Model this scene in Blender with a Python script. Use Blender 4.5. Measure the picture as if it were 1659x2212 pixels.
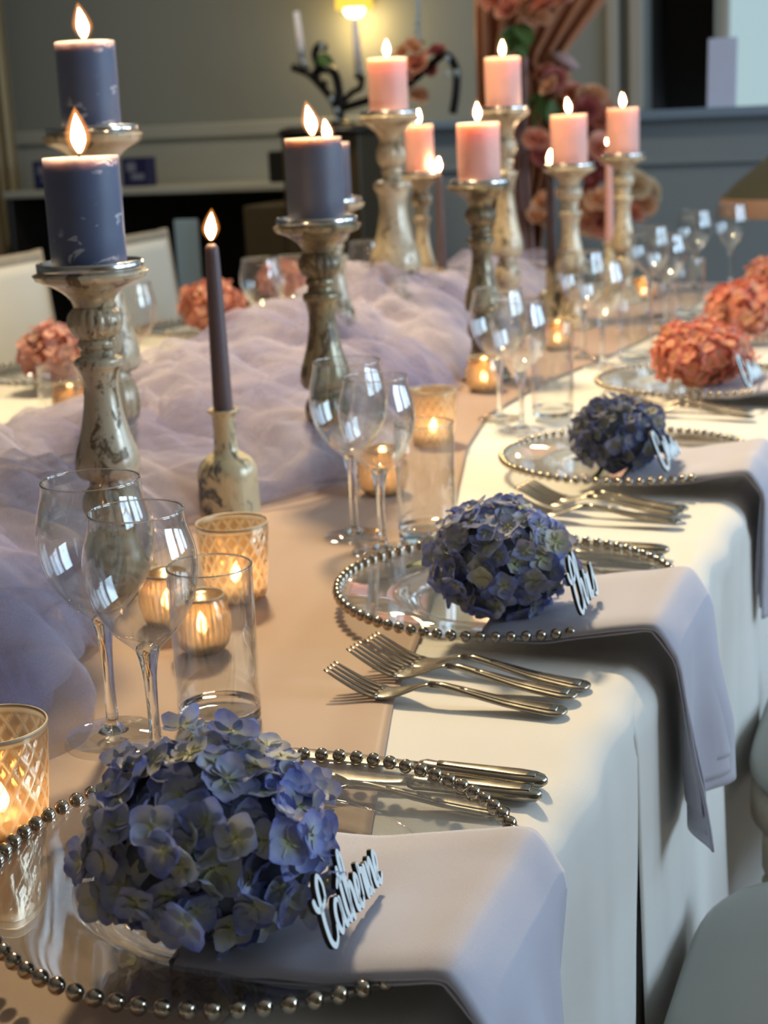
import bpy, math, random
import numpy as np
from mathutils import Vector, Matrix

sc = bpy.context.scene
for o in list(bpy.data.objects):
    bpy.data.objects.remove(o)
COL = sc.collection
rnd = random.Random(7)

# ------------------------------------------------------------------ camera
F = 3314.0; PITCH = .249; ROLL = -.0459; PSI = math.radians(20.9)
CAMZ = 1.216; TZ = .75
_h = np.array([-math.sin(PSI), math.cos(PSI), 0]); _r = np.array([math.cos(PSI), math.sin(PSI), 0]); _z = np.array([0, 0, 1.])
FW = math.cos(PITCH) * _h - math.sin(PITCH) * _z
_u = math.sin(PITCH) * _h + math.cos(PITCH) * _z
RT = math.cos(ROLL) * _r + math.sin(ROLL) * _u
UP = -math.sin(ROLL) * _r + math.cos(ROLL) * _u
CAM = np.array([0, 0, CAMZ])
cd = bpy.data.cameras.new('camera'); cam = bpy.data.objects.new('camera', cd); COL.objects.link(cam)
cam.matrix_world = Matrix([[RT[0], UP[0], -FW[0], 0], [RT[1], UP[1], -FW[1], 0], [RT[2], UP[2], -FW[2], CAMZ], [0, 0, 0, 1]])
cd.sensor_fit = 'HORIZONTAL'; cd.sensor_width = 36; cd.lens = F / 1659 * 36
cd.clip_start = .02; cd.clip_end = 60
cd.dof.use_dof = True; cd.dof.focus_distance = 1.04; cd.dof.aperture_fstop = 12.5; cd.dof.aperture_blades = 0
sc.camera = cam

# ------------------------------------------------------------------ light and exposure
sc.view_settings.view_transform = 'Standard'; sc.view_settings.look = 'None'
sc.view_settings.gamma = 1; sc.view_settings.exposure = 0.0; sc.view_settings.use_curve_mapping = False
sc.cycles.max_bounces = 8; sc.cycles.diffuse_bounces = 3; sc.cycles.glossy_bounces = 4; sc.cycles.transparent_max_bounces = 40; sc.cycles.transmission_bounces = 8
sc.cycles.sample_clamp_indirect = 4.0; sc.cycles.sample_clamp_direct = 0.0
w = bpy.data.worlds.new('world'); sc.world = w; w.use_nodes = True
w.node_tree.nodes['Background'].inputs[0].default_value = (.55, .72, 1, 1)
w.node_tree.nodes['Background'].inputs[1].default_value = .6

def area(name, loc, target, sx, sy, power, col, shape='RECTANGLE', spread=180):
    l = bpy.data.lights.new(name, 'AREA'); l.shape = shape; l.size = sx; l.size_y = sy; l.energy = power; l.color = col
    l.spread = math.radians(spread)
    o = bpy.data.objects.new(name, l); COL.objects.link(o); o.location = loc
    o.rotation_euler = (Vector(target) - Vector(loc)).to_track_quat('-Z', 'Y').to_euler()
    return o
WIN_Y = (1.9, 3.7, 5.5)
for k, wy in enumerate(WIN_Y):                                    # daylight coming in at the three windows of the right wall
    area('window_daylight', (2.66, wy, 1.65), (1.5, wy, 1.3), 1.25, 1.5, (70, 34, 28)[k], (.58, .79, 1))
area('overhead_light', (-1.25, 2.75, 2.66), (-.45, 1.5, .75), .26, .26, 80, (1, .77, .44), 'DISK')
area('overhead_light', (-2.4, 4.9, 2.66), (-2.3, 5.2, .75), .3, .3, 15, (1, .88, .68), 'DISK')  # added fill light to lift the back wall, no known fixture there

# ------------------------------------------------------------------ helpers
def ray(x, y): return (x - 829.5) / F * RT - (y - 1106) / F * UP + FW
def G(x, y, z=TZ):
    d = ray(x, y); return CAM + d * ((z - CAMZ) / d[2])
def AX(x, y, X):
    d = ray(x, y); return CAM + d * (X / d[0])
def AY(x, y, Y):
    d = ray(x, y); return CAM + d * (Y / d[1])

def link(o, parent=None):
    COL.objects.link(o)
    if parent is not None: o.parent = parent
    return o
def meshdata(name, V, Fc, mat=None, smooth=True):
    me = bpy.data.meshes.new(name)
    me.from_pydata([tuple(map(float, v)) for v in V], [], [tuple(map(int, f)) for f in Fc])
    if smooth: me.polygons.foreach_set('use_smooth', [True] * len(me.polygons))
    if mat is not None: me.materials.append(mat)
    me.update(); return me
def obj(name, vf, mat, parent=None, smooth=True, loc=None):
    me = vf if isinstance(vf, bpy.types.Mesh) else meshdata(name, vf[0], vf[1], mat, smooth)
    o = bpy.data.objects.new(name, me); link(o, parent)
    if loc is not None: o.location = loc
    return o
def tag(o, label=None, cat=None, group=None, kind=None):
    if label: o['label'] = label
    if cat: o['category'] = cat
    if group: o['group'] = group
    if kind: o['kind'] = kind
    return o
def thing(name, label, cat, loc=(0, 0, 0), rz=0, group=None):
    o = bpy.data.objects.new(name, None); COL.objects.link(o); o.location = tuple(map(float, loc)); o.rotation_euler = (0, 0, rz)
    o.empty_display_size = .02
    return tag(o, label, cat, group)
def struct(name, vf, mat, smooth=False, parent=None):
    o = obj(name, vf, mat, parent, smooth)
    if parent is None: o['kind'] = 'structure'
    return o

def join(*parts):
    V = []; Fc = []
    for v, f in parts:
        n = len(V); V += [tuple(q) for q in v]; Fc += [tuple(i + n for i in q) for q in f]
    return V, Fc
def xf(vf, loc=(0, 0, 0), rot=(0, 0, 0), s=(1, 1, 1)):
    M = Matrix.LocRotScale(Vector(loc), Matrix.Rotation(rot[2], 3, 'Z') @ Matrix.Rotation(rot[1], 3, 'Y') @ Matrix.Rotation(rot[0], 3, 'X'), Vector(s))
    return [tuple(M @ Vector(v)) for v in vf[0]], vf[1]
def box(x0, x1, y0, y1, z0, z1, b=0.0):
    if b <= 0:
        V = [(x, y, z) for z in (z0, z1) for y in (y0, y1) for x in (x0, x1)]
        return V, [(0, 2, 3, 1), (4, 5, 7, 6), (0, 1, 5, 4), (2, 6, 7, 3), (0, 4, 6, 2), (1, 3, 7, 5)]
    V = []; Fc = []
    rings = [(z0, b), (z0 + b, 0), (z1 - b, 0), (z1, b)]
    for z, i in rings:
        c = b if i == 0 else b
        xs0, xs1, ys0, ys1 = x0 + i, x1 - i, y0 + i, y1 - i
        V += [(xs0 + c, ys0, z), (xs1 - c, ys0, z), (xs1, ys0 + c, z), (xs1, ys1 - c, z), (xs1 - c, ys1, z), (xs0 + c, ys1, z), (xs0, ys1 - c, z), (xs0, ys0 + c, z)]
    for k in range(3):
        for j in range(8):
            a = k * 8 + j; c = k * 8 + (j + 1) % 8
            Fc.append((a, c, c + 8, a + 8))
    Fc.append(tuple(range(7, -1, -1))); Fc.append(tuple(range(24, 32)))
    return V, Fc
def lathe(prof, n=32, cap0=True, cap1=True, rmod=None):
    V = []; Fc = []
    m = len(prof)
    for i, (r, z) in enumerate(prof):
        for j in range(n):
            a = 2 * math.pi * j / n
            rr = r if rmod is None else r * rmod(a, z, i)
            V.append((rr * math.cos(a), rr * math.sin(a), z))
    for i in range(m - 1):
        for j in range(n):
            k = (j + 1) % n
            Fc.append((i * n + j, i * n + k, (i + 1) * n + k, (i + 1) * n + j))
    if cap0 and prof[0][0] > 1e-5: Fc.append(tuple(range(n - 1, -1, -1)))
    if cap1 and prof[-1][0] > 1e-5: Fc.append(tuple((m - 1) * n + j for j in range(n)))
    return V, Fc
def smoothprof(pts, k=4):
    P = [np.array(p, float) for p in pts]; out = []
    for i in range(len(P) - 1):
        p0 = P[max(i - 1, 0)]; p1 = P[i]; p2 = P[i + 1]; p3 = P[min(i + 2, len(P) - 1)]
        for t in np.linspace(0, 1, k, endpoint=False):
            q = .5 * ((2 * p1) + (-p0 + p2) * t + (2 * p0 - 5 * p1 + 4 * p2 - p3) * t * t + (-p0 + 3 * p1 - 3 * p2 + p3) * t ** 3)
            out.append(q)
    out.append(P[-1])
    return out
def loft(C, R, U, W, T, n=8, e=.6):
    """closed loft of rounded-rectangle sections"""
    V = []; Fc = []
    m = len(C)
    for i in range(m):
        c = np.array(C[i]); r = np.array(R[i]); u = np.array(U[i])
        for j in range(n):
            a = 2 * math.pi * (j + .5) / n
            ca, sa = math.cos(a), math.sin(a)
            V.append(tuple(c + r * W[i] * math.copysign(abs(ca) ** e, ca) + u * T[i] * math.copysign(abs(sa) ** e, sa)))
    for i in range(m - 1):
        for j in range(n):
            k = (j + 1) % n
            Fc.append((i * n + j, i * n + k, (i + 1) * n + k, (i + 1) * n + j))
    Fc.append(tuple(range(n - 1, -1, -1))); Fc.append(tuple((m - 1) * n + j for j in range(n)))
    return V, Fc
def tube(path, rad, n=8):
    P = [np.array(p, float) for p in path]; m = len(P)
    rads = rad if hasattr(rad, '__len__') else [rad] * m
    R = []; U = []
    ref = np.array([0, 0, 1.])
    for i in range(m):
        t = P[min(i + 1, m - 1)] - P[max(i - 1, 0)]; t /= np.linalg.norm(t) + 1e-12
        if abs(t @ ref) > .95: ref = np.array([1., 0, 0]) if abs(t[0]) < .9 else np.array([0, 1., 0])
        r = np.cross(t, ref); r /= np.linalg.norm(r); u = np.cross(r, t)
        ref = u
        R.append(r); U.append(u)
    return loft(P, R, U, rads, rads, n, 1.0)
def grid(nu, nv, fn):
    V = [fn(i / (nu - 1), j / (nv - 1)) for i in range(nu) for j in range(nv)]
    Fc = [(i * nv + j, i * nv + j + 1, (i + 1) * nv + j + 1, (i + 1) * nv + j) for i in range(nu - 1) for j in range(nv - 1)]
    return V, Fc
def gridfaces(nu, nv):
    return [(i * nv + j, i * nv + j + 1, (i + 1) * nv + j + 1, (i + 1) * nv + j) for i in range(nu - 1) for j in range(nv - 1)]
def copytree(root, parent=None):
    c = root.copy(); link(c, parent)
    for ch in root.children: copytree(ch, c)
    return c
_perm = np.random.RandomState(3).permutation(512)
def vnoise(x, y, z=0.0, seed=0):
    x = np.asarray(x, float); y = np.asarray(y, float); z = np.zeros_like(x) + z
    xi, yi, zi = np.floor(x).astype(int), np.floor(y).astype(int), np.floor(z).astype(int)
    fx, fy, fz = x - xi, y - yi, z - zi
    fx, fy, fz = [t * t * (3 - 2 * t) for t in (fx, fy, fz)]
    def hsh(a, b, c): return _perm[(_perm[(_perm[(a + seed * 17) & 511] + b) & 511] + c) & 511] / 255.5 - 1
    r = 0
    for dx in (0, 1):
        for dy in (0, 1):
            for dz in (0, 1):
                r = r + hsh(xi + dx, yi + dy, zi + dz) * (fx if dx else 1 - fx) * (fy if dy else 1 - fy) * (fz if dz else 1 - fz)
    return r

def worley(x, y, seed=0):
    x = np.asarray(x, float); y = np.asarray(y, float); xi = np.floor(x).astype(int); yi = np.floor(y).astype(int)
    best = np.full(x.shape, 9.0)
    for dx in (-1, 0, 1):
        for dy in (-1, 0, 1):
            a, b = xi + dx, yi + dy
            h1 = _perm[(_perm[(a + seed * 31) & 511] + b) & 511] / 511.0; h2 = _perm[(_perm[(b + seed * 57) & 511] + a + 91) & 511] / 511.0
            best = np.minimum(best, np.hypot(a + h1 - x, b + h2 - y))
    return best

# ------------------------------------------------------------------ materials
class NT:
    def __init__(s, name):
        s.m = bpy.data.materials.new(name); s.m.use_nodes = True; s.t = s.m.node_tree; s.t.nodes.clear()
        s.out = s.t.nodes.new('ShaderNodeOutputMaterial')
    def n(s, typ, props=None, **inp):
        nd = s.t.nodes.new('ShaderNode' + typ)
        for k, v in (props or {}).items(): setattr(nd, k, v)
        for k, v in inp.items():
            key = int(k[1:]) if k[0] == '_' else k.replace('_', ' ')
            s.set(nd, key, v)
        return nd
    def set(s, nd, key, v):
        sock = nd.inputs[key]
        if isinstance(v, bpy.types.NodeSocket): s.t.links.new(v, sock)
        elif isinstance(v, bpy.types.Node): s.t.links.new(v.outputs[0], sock)
        else:
            if isinstance(v, tuple) and len(v) == 3 and sock.type == 'RGBA': v = v + (1,)
            sock.default_value = v
    def ramp(s, fac, stops, interp='LINEAR'):
        r = s.t.nodes.new('ShaderNodeValToRGB'); r.color_ramp.interpolation = interp
        el = r.color_ramp.elements
        while len(el) < len(stops): el.new(.5)
        for e_, (p, c) in zip(el, stops): e_.position = p; e_.color = tuple(c) + (1,) if len(c) == 3 else c
        s.set(r, 0, fac); return r
    def mixc(s, fac, a, b, mode='MIX'):
        m = s.t.nodes.new('ShaderNodeMix'); m.data_type = 'RGBA'; m.blend_type = mode
        s.set(m, 0, fac); s.set(m, 6, a); s.set(m, 7, b); return m.outputs[2]
    def mixs(s, fac, a, b):
        m = s.t.nodes.new('ShaderNodeMixShader'); s.set(m, 0, fac); s.set(m, 1, a); s.set(m, 2, b); return m
    def bump(s, h, dist=.001, strength=1.0):
        return s.n('Bump', Strength=strength, Distance=dist, Height=h)
    def done(s, sh):
        s.t.links.new(sh.outputs[0], s.out.inputs[0]); return s.m
def coord(t, kind='Object', scale=(1, 1, 1)):
    tc = t.n('TexCoord'); mp = t.n('Mapping', Vector=tc.outputs[kind], Scale=scale); return mp.outputs[0]
def plain(name, col, rough=.6, metal=0.0, noise=0.0, nscale=8, **kw):
    t = NT(name)
    base = col
    if noise:
        nz = t.n('TexNoise', Vector=coord(t), Scale=nscale, Detail=4.0)
        base = t.mixc(nz.outputs[0], tuple(c * (1 - noise) for c in col), tuple(min(1, c * (1 + noise)) for c in col))
    p = t.n('BsdfPrincipled', Base_Color=base, Roughness=rough, Metallic=metal)
    for k, v in kw.items(): t.set(p, k.replace('_', ' '), v)
    return t.done(p)

def m_cloth(name, col, weave=900, rough=.75, sheen=.3, var=.06, bump=.0002):
    t = NT(name); c = coord(t)
    nz = t.n('TexNoise', Vector=c, Scale=5.0, Detail=5.0)
    wv = t.n('TexWave', {'wave_type': 'BANDS', 'bands_direction': 'DIAGONAL'}, Vector=c, Scale=weave * .3, Distortion=.5)
    base = t.mixc(nz.outputs[0], tuple(x * (1 - var) for x in col), tuple(min(1, x * (1 + var)) for x in col))
    p = t.n('BsdfPrincipled', Base_Color=base, Roughness=rough, Normal=t.bump(wv.outputs[1], bump, .5))
    t.set(p, 'Sheen Weight', sheen); t.set(p, 'Sheen Roughness', .4)
    return t.done(p)
M_cloth = m_cloth('cream_tablecloth', (.80, .77, .72), 2200)
M_runner = m_cloth('blush_satin', (.43, .28, .195), 2200, .5, .4, .05)
M_napkin = m_cloth('lilac_grey_linen', (.54, .525, .61), 1500, .85, .25, .08, .0004)

def m_tulle():
    t = NT('lilac_tulle'); c = coord(t)
    nz = t.n('TexNoise', Vector=c, Scale=3.0, Detail=2.0)
    col = t.mixc(t.ramp(nz.outputs[0], [(.40, (0, 0, 0)), (.62, (1, 1, 1))]).outputs[0], (.60, .57, .68), (.37, .35, .52))
    lw = t.n('LayerWeight', Blend=.35)
    fine = t.n('TexNoise', Vector=c, Scale=900.0, Detail=1.0)
    d = t.n('BsdfDiffuse', Color=col); tr = t.n('BsdfTranslucent', Color=col)
    sh = t.mixs(.45, d, tr)
    a = t.n('MapRange', Value=lw.outputs[1], _1=0.0, _2=1.0, _3=.07, _4=.85)
    a2 = t.n('Math', {'operation': 'MULTIPLY'}, _0=a.outputs[0], _1=t.n('MapRange', Value=fine.outputs[0], _1=.3, _2=.7, _3=.75, _4=1.25).outputs[0])
    return t.done(t.mixs(a2.outputs[0], t.n('BsdfTransparent'), sh))
M_tulle = m_tulle()

def m_thin(name, tint=(.97, .98, .98), rough=.0, boost=1.0, base=.06):
    t = NT(name)
    lw = t.n('LayerWeight', Blend=.5)
    pw = t.n('Math', {'operation': 'POWER'}, _0=lw.outputs[1], _1=2.3)
    fac = t.n('MapRange', Value=pw.outputs[0], _1=0.0, _2=1.0, _3=base, _4=.85 * boost)
    return t.done(t.mixs(fac.outputs[0], t.n('BsdfTransparent', Color=tint), t.n('BsdfGlossy', Color=(1, 1, 1), Roughness=rough)))
M_thin = m_thin('thin_clear_glass')
M_plate = m_thin('clear_plate_glass', (.95, .96, .96), .01, 1.0, .10)
def m_glass():
    t = NT('solid_clear_glass')
    return t.done(t.n('BsdfGlass', Color=(.98, .99, .99), Roughness=0.0, IOR=1.48))
M_glass = m_glass()
def m_silver(name, col=(.44, .40, .33), rough=.16, wear=.12, sc_=40):
    t = NT(name); c = coord(t)
    nz = t.n('TexNoise', Vector=c, Scale=float(sc_), Detail=5.0)
    col2 = t.mixc(nz.outputs[0], tuple(x * .75 for x in col), col)
    r = t.n('MapRange', Value=nz.outputs[0], _1=.3, _2=.7, _3=rough, _4=rough + wear)
    return t.done(t.n('BsdfPrincipled', Base_Color=col2, Metallic=1.0, Roughness=r.outputs[0], Normal=t.bump(nz.outputs[0], .0003, .35)))
M_silver = m_silver('worn_silver_cutlery')
M_bead = m_silver('silvered_bead', (.50, .43, .34), .06, .06, 60)
M_tray = m_silver('polished_tray_metal', (.75, .73, .72), .12, .1, 20)

def m_mercury(name, cream, brown, gold, thr=.52, metal=.55, ns=50.0):
    t = NT(name); c = coord(t, 'Object', (1, 1, .55))
    n1 = t.n('TexNoise', Vector=c, Scale=ns, Detail=9.0, Roughness=.68, Distortion=.9)
    n2 = t.n('TexNoise', Vector=c, Scale=14.0, Detail=5.0)
    n3 = t.n('TexNoise', Vector=c, Scale=160.0, Detail=3.0)
    f1 = t.ramp(n1.outputs[0], [(thr, (0, 0, 0)), (thr + .04, (1, 1, 1))])
    f2 = t.ramp(n2.outputs[0], [(.42, (0, 0, 0)), (.62, (1, 1, 1))])
    base = t.mixc(f2.outputs[0], cream, gold)
    base = t.mixc(f1.outputs[0], base, brown)
    base = t.mixc(t.n('MapRange', Value=n3.outputs[0], _1=.55, _2=.7, _3=0.0, _4=.35).outputs[0], base, brown)
    rg = t.mixc(f1.outputs[0], (.26, .26, .26), (.55, .55, .55))
    mt = t.mixc(f1.outputs[0], (metal,) * 3, (.25,) * 3)
    p = t.n('BsdfPrincipled', Base_Color=base, Roughness=rg, Metallic=mt, Normal=t.bump(f1.outputs[0], .0006, .5))
    t.set(p, 'Coat Weight', .25); t.set(p, 'Coat Roughness', .15)
    return t.done(p)
M_merc = m_mercury('distressed_cream_mercury', (.58, .49, .35), (.16, .11, .055), (.42, .32, .19), .55, .12)
M_merc_dark = m_mercury('distressed_dark_mercury', (.30, .25, .15), (.10, .07, .04), (.22, .16, .08), .5, .3)
M_bottle = m_mercury('distressed_gold_bottle', (.72, .62, .40), (.13, .14, .14), (.66, .54, .32), .53, .15, 30.0)

def m_wax(name, col, streak=None, sub=.85):
    t = NT(name); c = coord(t)
    base = col; nrm = None
    n0 = t.n('TexNoise', Vector=c, Scale=30.0, Detail=6.0)
    base = t.mixc(n0.outputs[0], tuple(x * .88 for x in col), tuple(min(1, x * 1.1) for x in col))
    if streak:
        c2 = coord(t, 'Object', (1, 1, 1.6))
        n1 = t.n('TexNoise', Vector=c2, Scale=34.0, Detail=5.0, Distortion=1.2, Roughness=.55)
        band = t.ramp(n1.outputs[0], [(.595, (0, 0, 0)), (.615, (1, 1, 1)), (.66, (1, 1, 1)), (.68, (0, 0, 0))])
        n2 = t.n('TexNoise', Vector=c, Scale=11.0, Detail=2.0)
        msk = t.ramp(n2.outputs[0], [(.45, (0, 0, 0)), (.52, (1, 1, 1))])
        f = t.n('Math', {'operation': 'MULTIPLY'}, _0=band.outputs[0], _1=msk.outputs[0])
        base = t.mixc(f.outputs[0], base, streak)
    p = t.n('BsdfPrincipled', Base_Color=base, Roughness=.5, Normal=t.bump(n0.outputs[0], .0006, .4))
    t.set(p, 'Subsurface Weight', sub); t.set(p, 'Subsurface Radius', (1.0, .78, .66) if streak else (1.0, .66, .46)); t.set(p, 'Subsurface Scale', .026)
    return t.done(p)
M_wax_blue = m_wax('slate_blue_wax', (.10, .125, .215), (.48, .48, .55))
M_wax_grey = m_wax('slate_grey_wax', (.11, .115, .165))
M_wax_pink = m_wax('blush_pink_wax', (.82, .46, .40), None, .9)
M_wax_brown = m_wax('plum_brown_wax', (.12, .085, .095), None, .3)
M_wax_rose = m_wax('dusty_rose_wax', (.62, .36, .34))
M_wax_ivory = m_wax('ivory_wax', (.72, .70, .74))
M_wick = plain('charred_wick', (.02, .015, .015), .9, noise=.3, nscale=200)
def m_flame(name='candle_flame', strength=95.0):
    t = NT(name)
    tc = t.n('TexCoord'); sx = t.n('SeparateXYZ', Vector=tc.outputs['Generated'])
    col = t.ramp(sx.outputs[2], [(.0, (1, .45, .16)), (.22, (1, .70, .40)), (1, (1, .66, .32))])
    st = t.ramp(sx.outputs[2], [(.0, (.22,) * 3), (.3, (1,) * 3), (1, (.8,) * 3)])
    s2 = t.n('Math', {'operation': 'MULTIPLY'}, _0=st.outputs[0], _1=strength)
    return t.done(t.n('Emission', Color=col.outputs[0], Strength=s2.outputs[0]))
M_flame = m_flame(); M_flame_t = m_flame('tealight_flame', 80.0)
def m_halo():  # glowing shell standing in for the orange halo around a flame
    t = NT('flame_halo')
    lw = t.n('LayerWeight', Blend=.5)
    inv = t.n('Math', {'operation': 'SUBTRACT'}, _0=1.0, _1=lw.outputs[1])
    pw = t.n('Math', {'operation': 'POWER'}, _0=inv.outputs[0], _1=2.5)
    s2 = t.n('Math', {'operation': 'MULTIPLY'}, _0=pw.outputs[0], _1=.9)
    return t.done(t.n('AddShader', _0=t.n('Emission', Color=(1, .33, .06), Strength=s2.outputs[0]), _1=t.n('BsdfTransparent')))
M_halo = m_halo()

def m_votive(name, cell, ridge, cell_tr, glossy_c, rmix=.55):
    t = NT(name)
    at = t.n('Attribute', {'attribute_name': 'ridge'})
    tr = t.n('BsdfTransparent', Color=cell); tl = t.n('BsdfTranslucent', Color=cell_tr)
    gl = t.n('BsdfGlossy', Color=glossy_c, Roughness=.14)
    lw = t.n('LayerWeight', Blend=.5)
    f = t.n('MapRange', Value=lw.outputs[1], _1=0.0, _2=1.0, _3=.12, _4=.6)
    cells = t.mixs(f.outputs[0], t.mixs(.42, tr, tl), gl)
    rl = t.n('BsdfTranslucent', Color=ridge); rd = t.n('BsdfPrincipled', Base_Color=ridge, Metallic=.7, Roughness=.25)
    rid = t.mixs(rmix, rl, rd)
    return t.done(t.mixs(at.outputs['Fac'], cells, rid))
M_vot_dia = m_votive('diamond_cut_smoky_glass', (.55, .36, .20), (.66, .54, .38), (.62, .38, .18), (.9, .8, .62))
M_vot_rib = m_votive('ribbed_mercury_glass', (.42, .28, .15), (.40, .34, .25), (.54, .31, .13), (.75, .66, .5), .85)
M_vrim = plain('frosted_gold_rim', (.55, .42, .28), .4, .3, noise=.1)
M_tin = m_silver('tealight_tin', (.7, .68, .62), .25, .1, 30)
M_tlwax = m_wax('white_tealight_wax', (.85, .78, .66), None, .8)

def m_petal(name, cen, mid, edge, alt, altamt=.55):
    t = NT(name)
    tc = t.n('TexCoord'); ln = t.n('VectorMath', {'operation': 'LENGTH'}, _0=tc.outputs['Object'])
    d = t.n('MapRange', Value=ln.outputs['Value'], _1=.0, _2=.021, _3=0.0, _4=1.0)
    oi = t.n('ObjectInfo')
    nz = t.n('TexNoise', Vector=tc.outputs['Object'], Scale=180.0, Detail=3.0)
    d2 = t.n('Math', {'operation': 'ADD'}, _0=d.outputs[0], _1=t.n('MapRange', Value=nz.outputs[0], _1=.3, _2=.7, _3=-.12, _4=.12).outputs[0])
    a = t.ramp(d2.outputs[0], [(.05, cen), (.42, mid), (.95, edge)])
    b = t.ramp(d2.outputs[0], [(.05, cen), (.6, alt), (1, mid)])
    fr = t.ramp(oi.outputs['Random'], [(.3, (0, 0, 0)), (.95, (altamt,) * 3)])
    col = t.mixc(fr.outputs[0], a.outputs[0], b.outputs[0])
    p = t.n('BsdfPrincipled', Base_Color=col, Roughness=.55); t.set(p, 'Sheen Weight', .15)
    return t.done(t.mixs(.3, p, t.n('BsdfTranslucent', Color=col)))
M_pet_blue = m_petal('blue_hydrangea_petal', (.56, .56, .25), (.36, .40, .62), (.15, .19, .57), (.60, .58, .46), .85)
M_pet_dark = m_petal('dusky_hydrangea_petal', (.30, .30, .16), (.17, .19, .33), (.085, .11, .30), (.30, .30, .24), .6)
M_pet_pink = m_petal('coral_hydrangea_petal', (.78, .45, .17), (.80, .33, .22), (.78, .20, .17), (.85, .50, .36), .8)
M_pet_peach = m_petal('peach_hydrangea_petal', (.75, .42, .2), (.74, .32, .22), (.68, .22, .18), (.80, .5, .4), .8)
M_pet_rose = m_petal('pale_rose_hydrangea_petal', (.7, .45, .3), (.72, .40, .34), (.70, .30, .28), (.8, .56, .5), .8)
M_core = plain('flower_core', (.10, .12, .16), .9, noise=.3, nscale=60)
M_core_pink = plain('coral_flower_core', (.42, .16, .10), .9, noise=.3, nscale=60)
def m_leaf():
    t = NT('green_leaf'); nz = t.n('TexNoise', Vector=coord(t), Scale=60.0, Detail=4.0)
    col = t.mixc(nz.outputs[0], (.05, .12, .03), (.14, .24, .07))
    return t.done(t.n('BsdfPrincipled', Base_Color=col, Roughness=.45))
M_leaf = m_leaf()
def m_rose(name, a, b):
    t = NT(name); tc = t.n('TexCoord'); ln = t.n('VectorMath', {'operation': 'LENGTH'}, _0=tc.outputs['Object'])
    d = t.n('MapRange', Value=ln.outputs['Value'], _1=.0, _2=.055, _3=0.0, _4=1.0)
    col = t.mixc(d.outputs[0], a, b)
    p = t.n('BsdfPrincipled', Base_Color=col, Roughness=.6)
    return t.done(t.mixs(.25, p, t.n('BsdfTranslucent', Color=col)))
M_rose = [m_rose('coral_rose', (.72, .25, .15), (.85, .42, .30)), m_rose('peach_rose', (.80, .42, .2), (.88, .56, .38)),
          m_rose('deep_pink_rose', (.42, .10, .10), (.58, .20, .18)), m_rose('cream_peach_rose', (.66, .45, .26), (.74, .60, .42))]

M_white = plain('white_sign_face', (.82, .90, .93), .5, noise=.03)
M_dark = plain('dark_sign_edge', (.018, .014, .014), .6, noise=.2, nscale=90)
def m_wood(name, a, b, scale=6.0, rough=.5):
    t = NT(name); c = coord(t, 'Object', (1, 1, .12))
    nz = t.n('TexNoise', Vector=c, Scale=scale * 8, Detail=6.0, Distortion=1.0)
    col = t.mixc(nz.outputs[0], a, b)
    return t.done(t.n('BsdfPrincipled', Base_Color=col, Roughness=rough, Normal=t.bump(nz.outputs[0], .0006, .3)))
M_limewood = m_wood('limewashed_wood', (.34, .28, .20), (.50, .43, .33))
M_brownwood = m_wood('dark_brown_wood', (.055, .036, .014), (.085, .058, .024), 4, .45)
M_blackwood = m_wood('black_brown_wood', (.012, .010, .007), (.025, .02, .015), 4, .4)
M_floorwood = m_wood('floor_oak', (.10, .075, .05), (.19, .145, .10), 3, .4)
M_pad = plain('grey_green_seat_vinyl', (.31, .31, .27), .42, noise=.03, nscale=3)
M_backpad = m_cloth('cream_chair_fabric', (.72, .68, .58), 300)
M_wall = plain('grey_green_wall_paint', (.30, .31, .275), .8, noise=.05, nscale=1.5)
M_wall_low = plain('pale_dado_paint', (.46, .46, .40), .7, noise=.04, nscale=2)
M_wall_grey = plain('slate_grey_panel_paint', (.26, .29, .30), .7, noise=.04, nscale=2)
M_ledge = plain('blue_grey_gloss_paint', (.22, .29, .37), .3, noise=.04)
M_trim = plain('cream_grey_trim_paint', (.42, .38, .32), .6, noise=.04)
M_ceil = plain('white_ceiling_paint', (.62, .61, .58), .9, noise=.02)
M_black = plain('black_interior', (.008, .007, .005), .85, noise=.3, nscale=4)
M_darkopen = plain('dark_doorway_interior', (.035, .03, .022), .85, noise=.3, nscale=4)
M_navy = plain('navy_card_box', (.012, .014, .08), .6, noise=.2, nscale=20)
M_print = plain('white_print', (.22, .23, .30), .7, noise=.2, nscale=60)
M_iron = plain('dark_iron', (.012, .011, .011), .35, .6, noise=.3, nscale=30)
M_crystal = plain('cut_crystal', (.62, .72, .76), .08, 0.0, noise=.1, Transmission_Weight=.35)
M_drape = m_cloth('terracotta_drape', (.42, .175, .085), 200, .8, .3, .12)
M_drape_pink = m_cloth('pale_pink_drape', (.45, .29, .28), 200, .8, .3, .08)
M_copper = plain('copper_pole', (.60, .28, .15), .35, .8, noise=.1)
M_olive = m_cloth('olive_lampshade_fabric', (.085, .075, .03), 200)
M_peachtrim = plain('peach_shade_trim', (.62, .36, .24), .7, noise=.05)
M_card = plain('lilac_white_card', (.62, .66, .85), .7, noise=.03)
M_cyan = plain('pale_blue_panel', (.45, .60, .70), .5, noise=.05)
def m_emit(name, col, s):
    t = NT(name); nz = t.n('TexNoise', Vector=coord(t), Scale=3.0)
    c = t.mixc(nz.outputs[0], tuple(x * .97 for x in col), col)
    return t.done(t.n('Emission', Color=c, Strength=s))
M_daywin = m_emit('daylit_pane', (.42, .58, .62), 1.0)
M_bulb = m_emit('lit_bulb', (1, .80, .42), 9.0)
M_shade = m_emit('lit_sconce_shade', (1, .62, .08), 1.4)

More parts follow.
